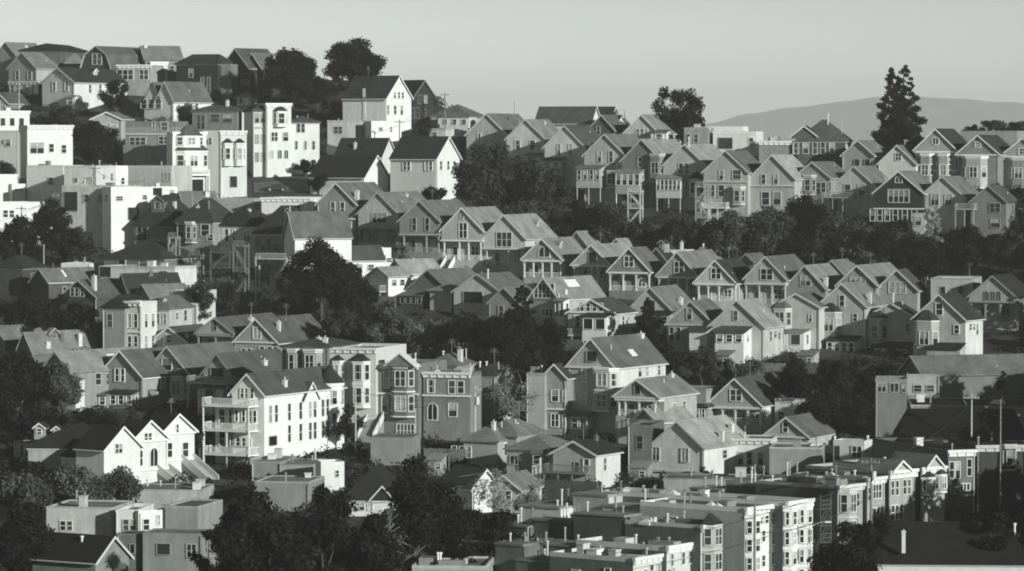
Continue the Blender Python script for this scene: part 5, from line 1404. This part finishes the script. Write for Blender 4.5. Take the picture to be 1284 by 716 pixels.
FOOT_T = []
BELT_U = 'trees in the belt below the upper terrace'
BELT_L = 'trees in the garden belt at mid slope'
D_, M_, L_ = .014, .036, .15
TREES = [
    # skyline
    ('shrub', 78, 47, 72, 46, M_, 'fuzzy bush on the skyline behind the dark ridged hilltop roof'),
    ('shrub', 108, 50, 70, 26, M_, 'smaller fuzzy bush on the skyline by the barn-roofed house'),
    ('round', 367, 62, 140, 82, D_, 'big dark round-headed tree on the hilltop, beside the tall pine'),
    ('round', 398, 94, 140, 52, D_, 'low dark tree filling the gap between round-headed tree and pine'),
    ('pine', 447, 46, 128, 78, D_, 'tall umbrella pine towering over the white sharp gabled house'),
    ('shrub', 425, 122, 152, 66, M_, 'broad hedge-like shrub below the umbrella pine'),
    ('shrub', 535, 145, 172, 36, M_, 'shrub at the foot of the dark shingled hilltop house'),
    ('euc', 850, 100, 180, 80, D_, 'leaning ragged eucalyptus on the ridge behind the terrace row'),
    ('conifer', 1127, 80, 208, 84, D_, 'tall twin-topped conifer rising above the mountain line'),
    ('pine', 1217, 142, 178, 26, M_, 'small flat-topped pine far along the ridge'),
    ('pine', 1246, 142, 182, 42, M_, 'wide flat-topped pine far along the ridge'),
    ('pine', 1276, 141, 182, 34, M_, 'flat-topped pine at the end of the ridge by the picture edge'),
    # upper left gardens
    ('round', 121, 150, 214, 66, D_, 'dark spreading tree between bright white cubes and blank grey wall'),
    ('shrub', 80, 124, 158, 50, M_, 'round shrub in front of the pale hilltop gable'),
    ('round', 146, 98, 151, 42, D_, 'dark tree beside the twin gabled white house'),
    ('shrub', 232, 126, 162, 36, M_, 'low shrub under the twin gabled white house window'),
    ('shrub', 10, 196, 228, 34, M_, 'shrub against the big grey box house'),
    ('shrub', 383, 196, 222, 40, D_, 'clipped dark shrub beside the paved lot'),
    ('shrub', 400, 214, 244, 44, D_, 'dark hedge bush behind the parked car'),
    ('round', 625, 176, 292, 126, M_, 'very broad dark tree filling the gap below the upper terrace'),
    ('round', 692, 212, 300, 62, M_, 'leafy tree beside the very broad dark tree'),
    ('round', 667, 250, 305, 52, .07, 'paler tree in front of the very broad dark tree'),
    ('shrub', 541, 224, 264, 54, D_, 'dark mounded shrub below the bright gable wall'),
    ('shrub', 502, 298, 336, 32, .14, 'light leafy shrub in front of the arched dark porch'),
    ('round', 790, 275, 318, 32, .24, 'pale feathery tree glowing in the sun above the middle terrace'),
    ('vine', 1170, 258, 312, 24, .22, 'light hanging vine beside the slim pale porch panel'),
    # left gardens
    ('round', 22, 272, 350, 66, D_, 'dark garden tree below the long white stucco house'),
    ('round', 66, 246, 335, 60, D_, 'dark garden tree against the grey stucco block'),
    ('shrub', 101, 262, 284, 15, D_, 'little ball-clipped tree in front of the big grey stucco house'),
    ('round', 92, 284, 338, 64, M_, 'wide dim garden tree left of the pyramid roof'),
    ('shrub', 127, 280, 306, 24, M_, 'low shrub at the base of the big grey stucco house'),
    ('round', 30, 366, 440, 78, D_, 'dark tree mass above the lit roof slope at the far edge'),
    ('round', 78, 366, 436, 66, D_, 'dark tree beside the white chimney of the patched roof'),
    ('round', 112, 380, 440, 44, M_, 'speckled tree beside the shaded italianate'),
    ('round', 250, 352, 420, 46, M_, 'dim tree under the tall back stairs'),
    ('shrub', 285, 358, 408, 40, M_, 'shrub below the thin tall posts of the back porches'),
    ('round', 22, 436, 550, 92, D_, 'large dark tree covering the lower terrace end'),
    ('round', 78, 452, 552, 66, .075, 'paler loose tree in front of the recessed attic balcony house'),
    ('shrub', 40, 500, 560, 80, D_, 'dark shrub mass above the slanted glass conservatory'),
    ('shrub', 120, 500, 560, 60, D_, 'dark shrub behind the near-black roof'),
    ('shrub', 200, 500, 545, 60, D_, 'dark shrub strip behind the bright white gables'),
    ('shrub', 250, 515, 590, 26, M_, 'slim dim tree between bright victorian and balcony house'),
    ('shrub', 35, 574, 655, 118, .055, 'broad laurel mound at the edge below the conservatory'),
    ('shrub', 98, 562, 650, 96, .085, 'broad sunlit laurel mound below the near-black roof'),
    ('shrub', 150, 576, 640, 72, .06, 'rounded laurel mound under the bright white cottages'),
    ('round', 22, 628, 745, 96, D_, 'dark tree filling the bottom corner beside plank-walled house'),
    # centre belt
    ('round', 403, 300, 402, 104, D_, 'big round tree in front of the bright white walled house'),
    ('round', 372, 352, 416, 62, D_, 'dark tree below the big round tree, by the timber stairs'),
    ('round', 438, 342, 424, 80, D_, 'dark bushy tree beside the black fronted cottage'),
    ('round', 432, 384, 450, 60, M_, 'dim tree above the flat eaved dark house'),
    ('round', 482, 384, 456, 66, .07, 'leafy grey tree above the pale italianate'),
    ('round', 512, 396, 458, 52, .1, 'paler bushy tree above the gabled white trimmed bay'),
    ('round', 545, 398, 470, 62, .08, 'bushy tree behind the lit roof with white chimney'),
    ('round', 592, 392, 476, 84, D_, 'large black tree mass right of the white chimney block'),
    ('round', 643, 384, 480, 86, D_, 'large black tree behind the bare twiggy tree'),
    ('conifer', 655, 356, 440, 62, D_, 'dark drooping conifer beside the glazed gable house'),
    ('conifer', 812, 372, 440, 56, D_, 'dark ragged conifer before the black attic window gable'),
    ('round', 690, 396, 470, 62, D_, 'dark tree under the railed deck cottage'),
    ('round', 838, 430, 498, 48, D_, 'dark tree behind the porch fronted pillared house'),
    ('round', 880, 432, 492, 62, M_, 'garden tree under the slim attic window gable'),
    ('shrub', 912, 444, 482, 44, .12, 'light flowering shrub behind the big plain dark roof'),
    ('shrub', 940, 446, 490, 50, .09, 'greyish shrub beside the light flowering shrub'),
    ('round', 1000, 446, 530, 66, D_, 'dark tree on the shaded slope under the sunlit deck room'),
    ('round', 1045, 450, 545, 70, D_, 'dark tree on the shaded slope under the white lean-to'),
    ('round', 1085, 446, 500, 50, D_, 'dark tree on the shaded slope beside the stair tower'),
    ('shrub', 1115, 448, 482, 40, D_, 'bush of the rooftop garden above the stair tower'),
    ('round', 438, 504, 566, 44, M_, 'leafy tree beside the white corner house, behind a pole'),
    ('bare', 640, 458, 545, 82, .2, 'pale bare twiggy tree before the dark flat topped house'),
    ('bare', 620, 574, 668, 84, .2, 'bare pale branched tree in front of the bright white cottage'),
    ('bare', 668, 590, 668, 46, .22, 'small sparse tree with light leaves below the double gabled house'),
    ('shrub', 668, 606, 660, 54, .09, 'leafy bush at the foot of the small sparse tree'),
    ('shrub', 812, 586, 640, 60, D_, 'dark shrub below the near-black tower house'),
    ('shrub', 886, 578, 606, 22, M_, 'small shrub by the corner bay of the long pale house'),
    # bottom
    ('round', 322, 608, 800, 150, D_, 'huge dark tree at the bottom between grey roofs'),
    ('round', 405, 604, 790, 96, D_, 'dark pointed tree beside the white stucco box'),
    ('round', 262, 660, 800, 60, D_, 'dark tree edge covering the rough stucco house'),
    ('round', 468, 640, 790, 100, D_, 'dark tree at the bottom, behind the forked pale trunk'),
    ('round', 520, 566, 745, 108, D_, 'tall dark tree above the dormered dark roof house'),
    ('round', 572, 618, 745, 84, D_, 'dark tree between the tall dark tree and bare branches'),
    ('round', 545, 640, 720, 36, .15, 'light leafed slanting tree in front of the dark thicket'),
    ('bare', 492, 618, 770, 84, .12, 'forked pale trunked tree near the bottom'),
    ('round', 625, 640, 730, 100, D_, 'black thicket tree above the paired white flues'),
    ('round', 690, 640, 715, 70, D_, 'black thicket tree behind the small dark penthouse gable'),
    ('round', 735, 612, 690, 66, D_, 'dark tree under the railed porch of the small white house'),
    ('round', 1062, 650, 790, 100, D_, 'dark street tree beyond the fire escape'),
    ('round', 1110, 640, 740, 60, D_, 'dark street tree in front of the scalloped row house'),
    ('round', 1255, 640, 745, 60, D_, 'dark tree at the bottom edge behind the black roof'),
]
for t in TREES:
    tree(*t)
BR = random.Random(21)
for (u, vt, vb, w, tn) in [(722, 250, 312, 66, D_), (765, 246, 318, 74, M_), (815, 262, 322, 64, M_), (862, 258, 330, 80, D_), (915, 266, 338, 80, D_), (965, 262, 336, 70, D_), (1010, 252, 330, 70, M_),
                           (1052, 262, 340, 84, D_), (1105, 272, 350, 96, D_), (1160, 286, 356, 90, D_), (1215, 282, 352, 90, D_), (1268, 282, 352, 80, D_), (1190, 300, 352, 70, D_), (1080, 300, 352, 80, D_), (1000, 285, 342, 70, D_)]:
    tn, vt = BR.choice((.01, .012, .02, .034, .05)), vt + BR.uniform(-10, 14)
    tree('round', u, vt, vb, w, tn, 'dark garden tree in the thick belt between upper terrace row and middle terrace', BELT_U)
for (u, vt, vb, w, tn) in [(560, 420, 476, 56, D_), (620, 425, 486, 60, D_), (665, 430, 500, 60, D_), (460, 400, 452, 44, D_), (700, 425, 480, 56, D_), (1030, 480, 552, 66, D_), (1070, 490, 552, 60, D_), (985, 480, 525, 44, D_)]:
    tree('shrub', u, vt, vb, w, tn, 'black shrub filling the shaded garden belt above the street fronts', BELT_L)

# ---- unseen trees added beyond the right edge to shade the lower right slope
def shade_trees():
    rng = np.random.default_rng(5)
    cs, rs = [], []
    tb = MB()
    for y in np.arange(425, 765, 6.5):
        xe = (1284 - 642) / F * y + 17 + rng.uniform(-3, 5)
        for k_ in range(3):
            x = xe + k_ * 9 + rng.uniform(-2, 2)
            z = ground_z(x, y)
            h = float(np.interp(y, [425, 480, 490, 560, 570, 640, 650], [19, 14, 18, 18, 8, 8, 14])) * rng.uniform(.85, 1.12)  # heights shaped by where the shade should fall
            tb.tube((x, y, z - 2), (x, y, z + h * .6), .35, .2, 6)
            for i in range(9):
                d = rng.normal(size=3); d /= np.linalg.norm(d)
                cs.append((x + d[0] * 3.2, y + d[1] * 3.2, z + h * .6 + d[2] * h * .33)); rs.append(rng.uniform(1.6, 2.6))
    me = leaf_mesh('shade_woods', cs, rs, 190000, .6, rng, 1.0)
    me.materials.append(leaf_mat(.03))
    o = link('shade_woods', me); tag(o, 'unseen trees added beyond the edge to shade the hillside', 'shade_woods', None, 'stuff')
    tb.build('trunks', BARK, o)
shade_trees()

# ---- undergrowth: nobody could count it
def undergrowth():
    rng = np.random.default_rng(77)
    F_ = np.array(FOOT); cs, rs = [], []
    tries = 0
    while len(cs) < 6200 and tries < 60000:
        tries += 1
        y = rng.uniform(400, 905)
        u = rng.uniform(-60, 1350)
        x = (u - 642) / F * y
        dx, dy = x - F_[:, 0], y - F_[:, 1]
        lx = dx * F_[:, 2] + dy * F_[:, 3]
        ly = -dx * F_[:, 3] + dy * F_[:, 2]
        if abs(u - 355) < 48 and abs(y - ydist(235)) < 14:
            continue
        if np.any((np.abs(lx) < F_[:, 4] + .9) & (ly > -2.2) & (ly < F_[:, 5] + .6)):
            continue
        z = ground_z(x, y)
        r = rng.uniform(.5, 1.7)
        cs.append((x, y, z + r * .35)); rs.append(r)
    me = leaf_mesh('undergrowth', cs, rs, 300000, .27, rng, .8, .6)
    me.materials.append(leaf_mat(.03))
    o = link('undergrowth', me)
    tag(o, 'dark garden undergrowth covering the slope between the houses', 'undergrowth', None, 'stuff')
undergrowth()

# ================================================================== street furniture
WOOD = plain_mat('weathered_pole', .22, .9, .2, .25, 3)
PALEWOOD = plain_mat('pale_pole', .5, .9, .2, .2, 3)
def pole(u, vt, vb, label, arms=1, mat=WOOD, rad=.16, transformer=False):
    Y = ydist(vb); s = F / Y
    base = unproject(u, vb, Y)
    H = (vb - vt) / s
    root = bpy.data.objects.new('utility_pole', None); COL.objects.link(root)
    root.location = base
    root.rotation_euler = (0, 0, R(-20))
    tag(root, label, 'utility pole', 'utility poles')
    MB().tube((0, 0, -3), (0, 0, H), rad, rad * .7, 8).build('post', mat, root)
    for i in range(arms):
        z = H - .5 - i * 1.1
        ab = MB().box(-1.1, 1.1, -.3, -.16, z - .07, z + .07).build('crossarm', mat, root)
        for x in (-1, -.5, .5, 1):
            MB().tube((x, -.23, z + .07), (x, -.23, z + .28), .05, .04, 6).build('insulator', metal_mat(.5), ab)
    if transformer:
        MB().tube((.35, -.1, H - 2.6), (.35, -.1, H - 1.5), .3, .3, 10).build('transformer', metal_mat(.6), root)
    return root
for p in [
    (558, 116, 162, 'utility pole with one crossarm against the sky beside the pyramid-roofed house'),
    (501, 150, 186, 'slim pole in front of the small bright white box house', 1),
    (120, 208, 300, 'dark pole in front of the grey stucco walls', 1, WOOD),
    (27, 258, 315, 'pole with a short crossarm in front of the long white stucco house', 1),
    (182, 222, 290, 'thin pole against the tall white stucco house', 0, WOOD, .1),
    (55, 308, 350, 'pale thin post rising from the dark roofs at the far edge', 0, PALEWOOD, .12),
    (24, 103, 145, 'pale thin pole beside the small dark hilltop house', 0, PALEWOOD, .12),
    (446, 484, 570, 'pale pole beside the white corner house', 0, PALEWOOD, .12),
    (596, 484, 550, 'pole with a bright lamp box before the bare twiggy tree', 1, PALEWOOD, .14, True),
    (521, 512, 560, 'pale pole in front of the steep front steps', 0, PALEWOOD, .13),
    (1218, 494, 580, 'tall leaning-armed pole on the black roofs', 1, PALEWOOD, .15),
    (1254, 500, 650, 'dark pole in front of the near-black corner house', 0, WOOD, .14),
    (1245, 560, 640, 'thin dim pole beside the dark brick row house', 0, WOOD, .1),
    (1092, 574, 700, 'street pole with a white transformer in the middle of the street row', 1, WOOD, .17, True),
    (946, 630, 800, 'tall black pole before the bright white row house', 0, WOOD, .17),
    (1219, 384, 445, 'pale bent-topped flue pole by the end house of the lower terrace', 0, PALEWOOD, .12),
    (1163, 327, 352, 'short pale post in the dark belt below the ridge', 0, PALEWOOD, .1),
    (563, 572, 610, 'thin pole before the white pillared sunroom', 0, WOOD, .09),
    (645, 126, 160, 'thin mast behind the terrace row on the skyline', 0, WOOD, .07),
    (783, 138, 160, 'thin dark mast beside the wide skyline gable', 0, WOOD, .12),
]:
    pole(*p)

# street lamp beyond the fire escape
Y = ydist(735); base = unproject(1016, 735, Y); s = F / Y
lamp = bpy.data.objects.new('street_lamp', None); COL.objects.link(lamp); lamp.location = base
tag(lamp, 'street lamp with a long curved arm beyond the fire escape', 'street lamp')
H = (735 - 658) / s
MB().tube((0, 0, -2), (0, 0, H - .3), .1, .08, 8).build('post', metal_mat(.4), lamp)
arm = MB()
pts = [(0, 0, H - .3), (.5, 0, H + .1), (1.1, -.1, H + .35), (1.8, -.2, H + .4)]
for a_, b_ in zip(pts, pts[1:]):
    arm.tube(a_, b_, .05, .05, 6)
arm.build('arm', metal_mat(.5), lamp)
MB().box(1.6, 2.3, -.36, -.06, H + .3, H + .46).build('lamp_head', metal_mat(.8), lamp)

# fire escape at the end of the white row house
Y = ydist(720); base = unproject(1026, 735, Y); s = F / Y
fe = bpy.data.objects.new('fire_escape', None); COL.objects.link(fe); fe.location = base; fe.rotation_euler = (0, 0, R(54))
tag(fe, 'black iron fire escape at the end of the white row house', 'fire escape')
im = plain_mat('iron', .12, .6, .4)
for i in range(4):
    z = (735 - 700 + i * 21) / s
    pf = MB().box(-1.2, 1.2, -1, 0, z - .05, z).build('platform', im, fe)
    rl = MB()
    for zz in (.5, 1.0):
        rl.box(-1.2, 1.2, -1.02, -.97, z + zz - .03, z + zz + .03)
    q = -1.2
    while q < 1.25:
        rl.box(q - .02, q + .02, -1.0, -.98, z, z + 1); q += .3
    rl.build('railing', im, pf)
    if i < 3:
        MB().bar((-1, -.5, z), (1, -.5, z + 21 / s), .07).bar((-1, -.9, z), (1, -.9, z + 21 / s), .07).build('ladder', im, fe)
for x in (-1.15, 1.15):
    MB().tube((x, -.95, -5), (x, -.95, (735 - 618) / s), .05).build('post', im, fe)

# open timber back stairs
def back_stairs(u, vt, vb, w, label, flights=2, tone=.35, diag=True):
    Y = ydist(vb); s = F / Y
    base = unproject(u, vb, Y)
    H = (vb - vt) / s; W_ = w / s
    root = bpy.data.objects.new('back_stairs', None); COL.objects.link(root)
    root.location = base; root.rotation_euler = (0, 0, R(-20))
    tag(root, label, 'stairs', 'open timber back stairs')
    m_ = plain_mat('stair_timber', tone, .9, .2, .25, 2)
    for x in (-W_ / 2, W_ / 2):
        for y in (0, 1.6):
            MB().box(x - .1, x + .1, y - .1, y + .1, -4, H).build('post', m_, root)
    fh = H / flights
    for i in range(1, flights + 1):
        z = fh * i - .3
        lo = MB().box(-W_ / 2 - .2, W_ / 2 + .2, -.2, 1.8, z - .14, z).build('landing', m_, root)
        rl = MB().box(-W_ / 2, W_ / 2, -.12, -.04, z + .85, z + .95)
        q = -W_ / 2
        while q < W_ / 2:
            rl.box(q - .025, q + .025, -.1, -.05, z, z + .85); q += .22
        rl.build('railing', m_, lo)
        if diag:
            a_, b_ = (-W_ / 2, W_ / 2) if i % 2 else (W_ / 2, -W_ / 2)
            fl = MB().bar((a_, .1, z - fh + .2), (b_, .1, z), .14).bar((a_, 1.0, z - fh + .2), (b_, 1.0, z), .14)
            n = int(fh / .22)
            for j in range(n):
                q = (j + .5) / n
                x = a_ + (b_ - a_) * q; zz = z - fh + .2 + (fh - .2) * q
                fl.box(x - .14, x + .14, .1, 1.0, zz, zz + .05)
            fl.build('stair_flight', m_, root)
    return root
back_stairs(216, 296, 362, 10, 'narrow pale back stairs below the dormered dark hip roof', 3, .3)
back_stairs(244, 318, 366, 14, 'dim back stairs with small landings below the white capped bay', 3, .22)
back_stairs(276, 314, 372, 26, 'wide dark back porch on thin tall posts below the bright windows', 3, .12)
back_stairs(300, 306, 372, 16, 'back porch with slender posts beside the pale corner board', 2, .2)
back_stairs(340, 322, 384, 42, 'pale timber stairs climbing beside the bright white walled house', 1, .5)
back_stairs(352, 345, 388, 26, 'lower pale timber landing under the climbing stairs', 1, .45)
back_stairs(880, 232, 290, 16, 'zigzag back stairs between bay and stilted sunporch in the upper terrace', 3, .4)
back_stairs(795, 238, 280, 16, 'white braced stairs under the dark fronted house porch', 2, .55)

# dark board fence under the double gabled white house
Y = ydist(648); s = F / Y; base = unproject(717, 648, Y)
fn = bpy.data.objects.new('board_fence', None); COL.objects.link(fn); fn.location = base; fn.rotation_euler = (0, 0, R(-14))
tag(fn, 'tall dark board fence under the double gabled white house', 'fence')
fb = MB(); q = -3.6
while q < 3.6:
    fb.box(q, q + .27, 0, .05, -3, 4.6 + random.uniform(-.12, .12)); q += .3
fb.build('boards', plain_mat('fence_boards', .06, .95, .1, .35, 2), fn)
for x in (-3.5, 0, 3.5):
    MB().box(x - .08, x + .08, .054, .2, -3, 4.4).build('post', plain_mat('fence_boards', .06, .95, .1, .35, 2), fn)

# board fences and sheds in the gardens
def garden_fence(u, v, wpx, rot, tone):
    Y = ydist(v); s = F / Y
    b_ = unproject(u, v, Y)
    root = bpy.data.objects.new('garden_fence', None); COL.objects.link(root); root.location = b_; root.rotation_euler = (0, 0, R(rot))
    tag(root, 'weathered board fence across a garden between the house rows', 'fence', 'garden fences between the rows')
    W_ = wpx / s; fb = MB(); q = -W_ / 2; rr = random.Random(int(u))
    while q < W_ / 2:
        fb.box(q, q + .19, 0, .04, -3, 1.9 + rr.uniform(-.06, .06)); q += .2
    fb.build('boards', plain_mat('fence_boards', tone, .95, .1, .35, 2), root)
    for i in range(4):
        x = -W_ / 2 + W_ * i / 3
        MB().box(x - .06, x + .06, .045, .16, -3, 2.0).build('post', plain_mat('fence_boards', tone, .95, .1, .35, 2), root)
for f_ in [(1030, 470, 60, -22, .12), (960, 470, 50, -22, .2), (880, 458, 46, -22, .1), (700, 440, 60, -20, .1), (600, 452, 70, -20, .08), (540, 440, 60, -18, .15), (330, 440, 50, -25, .14), (120, 470, 60, -25, .1),
           (470, 385, 60, -30, .18), (600, 410, 50, -25, .1), (760, 322, 60, -20, .08), (860, 330, 60, -20, .1), (960, 336, 50, -20, .1), (640, 300, 60, -20, .1), (140, 345, 60, -20, .12), (300, 380, 60, -20, .1), (560, 580, 60, -15, .16), (640, 600, 60, -15, .2), (860, 612, 50, -20, .2), (180, 600, 60, 30, .25)]:
    garden_fence(*f_)

def shed(u, v, wpx, rot, tone):
    Y = ydist(v); s = F / Y
    b_ = unproject(u, v, Y)
    root = bpy.data.objects.new('garden_shed', None); COL.objects.link(root); root.location = b_; root.rotation_euler = (0, 0, R(rot))
    tag(root, 'small lean-to shed in a garden below the houses', 'shed', 'garden sheds between the rows')
    W_ = wpx / s / 2
    MB().prism_x([(0, -3), (0, 2.1), (2.4, 2.7), (2.4, -3)], -W_, W_).build('wall', wall_mat(tone), root)
    MB().prism_x([(-.25, 2.06), (-.25, 2.16), (2.6, 2.86), (2.6, 2.76)], -W_ - .2, W_ + .2).build('roof', roof_mat(.4), root)
    MB().box(-W_ * .5, -W_ * .5 + .8, -.05, -.002, 0, 1.9).build('door', trim_mat(.2), root)
    window(root, (W_ * .45, -.001, 1.25), 0, .7, .7, '', .6)
for f_ in [(1010, 462, 22, -25, .4), (905, 462, 20, -25, .5), (730, 428, 24, -20, .3), (570, 448, 26, -20, .25), (510, 430, 22, -20, .4), (340, 425, 22, -25, .35), (95, 478, 22, -25, .3), (680, 312, 22, -20, .3), (905, 318, 20, -20, .3), (1060, 326, 22, -20, .25), (250, 412, 20, -20, .4), (545, 596, 18, -15, .3), (800, 606, 24, -20, .35), (440, 520, 20, -20, .3)]:
    shed(*f_)

# parked car on the small lot
def car(u, v, label, rz, tone):
    Y = ydist(v); b_ = unproject(u, v, Y)
    b_.z = ground_z(b_.x, b_.y) + .13
    root = bpy.data.objects.new('parked_car', None); COL.objects.link(root); root.location = b_; root.rotation_euler = (0, 0, R(rz))
    tag(root, label, 'car')
    pm = plain_mat('car_paint', tone, .25, .5, .05)
    prof = [(-2.1, .35), (-2.15, .75), (-1.95, .95), (-1.45, 1.0), (-.85, 1.42), (.65, 1.45), (1.25, 1.02), (2.0, .9), (2.15, .6), (2.1, .35)]
    MB().prism_y(prof, -.82, .82).build('body', pm, root)
    gl = glass_mat(0)
    for sy in (-1, 1):
        yy = sy * .825
        MB().face([(-1.3, yy, 1.0), (1.1, yy, 1.0), (.6, yy, 1.38), (-.8, yy, 1.36)]).build('side_window', gl, root)
        for x in (-1.3, 1.3):
            w_ = MB().tube((x, sy * .62, .33), (x, sy * .86, .33), .33, .33, 16).build('wheel', plain_mat('rubber', .03, .9), root)
            MB().tube((x, sy * .861, .33), (x, sy * .875, .33), .19, .17, 10).build('rim', metal_mat(.5), w_)
    for sy in (-.55, .55):
        MB().box(2.1, 2.16, sy - .18, sy + .18, .62, .78).build('headlight', metal_mat(.8), root)
car(346, 241, 'dark parked car on the paved lot below the white bay-fronted block', 8, .04)

# power lines sagging over the street
for (u0, v0, b0, u1, v1, b1, lab) in [(1218, 506, 580, 1092, 584, 700, 'power line from the black roofs down to the white transformer pole'), (1218, 506, 580, 1300, 520, 600, 'power line leaving the tall pole on the black roofs'), (596, 494, 550, 446, 490, 570, 'power line from the bright lamp box to the pale corner pole'), (596, 494, 550, 760, 478, 540, 'power line between lamp box pole and the three-storey victorian'), (120, 214, 300, 182, 226, 290, 'short power line between poles before the white stucco houses'), (27, 264, 315, 120, 216, 300, 'power line climbing from the far edge past the grey stucco'), (558, 122, 162, 501, 154, 186, 'power line between the skyline crossarm pole and bright white box house'), (946, 640, 800, 1092, 590, 700, 'sagging power line along the street row, upper of two'), (946, 668, 800, 1092, 622, 700, 'sagging power line along the street row, lower of two')]:
    p0 = unproject(u0, v0, ydist(b0)); p1 = unproject(u1, v1, ydist(b1))
    wl = MB(); n = 14
    pts = [p0.lerp(p1, i / n) - Vector((0, 0, 1.1 * 4 * (i / n) * (1 - i / n))) for i in range(n + 1)]
    for a_, b_ in zip(pts, pts[1:]):
        wl.tube(a_, b_, .035, .035, 5)
    tag(wl.build('power_line', plain_mat('cable', .04, .8)), lab, 'power line', 'power lines over the street')

# ================================================================== light, air, camera
SUN_AZ, SUN_EL = 44.0, 15.5
sd = Vector((math.sin(R(SUN_AZ)) * math.cos(R(SUN_EL)), -math.cos(R(SUN_AZ)) * math.cos(R(SUN_EL)), math.sin(R(SUN_EL))))
L = bpy.data.lights.new('sun', 'SUN')
L.energy = 4.9
L.angle = R(.5)
L.color = (1.0, 1.0, .985)
so = bpy.data.objects.new('sun', L); COL.objects.link(so)
so.rotation_euler = (-sd).to_track_quat('-Z', 'Y').to_euler()

w = bpy.data.worlds.new('World')
scene.world = w
w.use_nodes = True
nt = w.node_tree
bg = nt.nodes['Background']
sky = N(nt, 'ShaderNodeTexSky')
sky.sky_type = 'NISHITA'
sky.sun_disc = False
sky.sun_elevation = R(SUN_EL)
sky.sun_rotation = R(180 - SUN_AZ)
sky.air_density = 1.0
sky.dust_density = 2.0
bw = N(nt, 'ShaderNodeRGBToBW'); nt.links.new(sky.outputs[0], bw.inputs[0])
# hazy evening sky: a bright band low over the horizon, a little brighter on the west side
dirn = N(nt, 'ShaderNodeSeparateXYZ'); nt.links.new(N(nt, 'ShaderNodeTexCoord').outputs['Generated'], dirn.inputs[0])
fall = math_node(nt, 'POWER', math_node(nt, 'MULTIPLY', math_node(nt, 'ABSOLUTE', dirn.outputs[2]), 1 / .05), 4.0)
band = math_node(nt, 'DIVIDE', 21.5, math_node(nt, 'ADD', fall, 1.0))
side = math_node(nt, 'ADD', math_node(nt, 'MULTIPLY', dirn.outputs[0], -1.1), 1.0)
lum = math_node(nt, 'MULTIPLY', math_node(nt, 'ADD', bw.outputs[0], band), side)
cc = N(nt, 'ShaderNodeCombineColor')
nt.links.new(math_node(nt, 'MULTIPLY', lum, .94), cc.inputs[0])
nt.links.new(lum, cc.inputs[1])
nt.links.new(math_node(nt, 'MULTIPLY', lum, .935), cc.inputs[2])
nt.links.new(cc.outputs[0], bg.inputs['Color'])
bg.inputs['Strength'].default_value = .05 * .8

HAZE = .9e-4
if HAZE > 0:
    hz = MB().box(-6000, 6000, -120, 16800, -66, 235)
    m = bpy.data.materials.new('haze_air'); m.use_nodes = True
    nt = m.node_tree
    nt.nodes.clear()
    out = N(nt, 'ShaderNodeOutputMaterial')
    pv = N(nt, 'ShaderNodeVolumePrincipled')
    pv.inputs['Color'].default_value = (.945, .97, .94, 1)
    pv.inputs['Density'].default_value = HAZE
    nt.links.new(pv.outputs[0], out.inputs['Volume'])
    o = hz.build('haze', m)
    o['kind'] = 'stuff'

cam = bpy.data.cameras.new('camera')
cam.sensor_width = 36
cam.lens = 36 * F / 1284
cam.clip_start = 1
cam.clip_end = 30000
co = bpy.data.objects.new('camera', cam); COL.objects.link(co)
co.rotation_euler = (math.pi / 2 - PITCH, 0, 0)
scene.camera = co
scene.view_settings.view_transform = 'Standard'
scene.view_settings.look = 'None'
scene.view_settings.exposure = 0
scene.view_settings.gamma = 1
scene.view_settings.use_curve_mapping = False
scene.cycles.use_denoising = True
scene.cycles.pixel_filter_type = 'BLACKMAN_HARRIS'
scene.cycles.filter_width = 1.9
scene.cycles.max_bounces = 5
scene.cycles.diffuse_bounces = 2
scene.cycles.volume_bounces = 1
scene.cycles.transparent_max_bounces = 16
dup = [k for k, n in LABELS.items() if n > 1]
print('HOUSES', len(LABELS), 'DUPLICATE LABELS', dup, 'LONG', [k for k in LABELS if len(k.split()) > 16])
print('OBJECTS', len(bpy.data.objects))
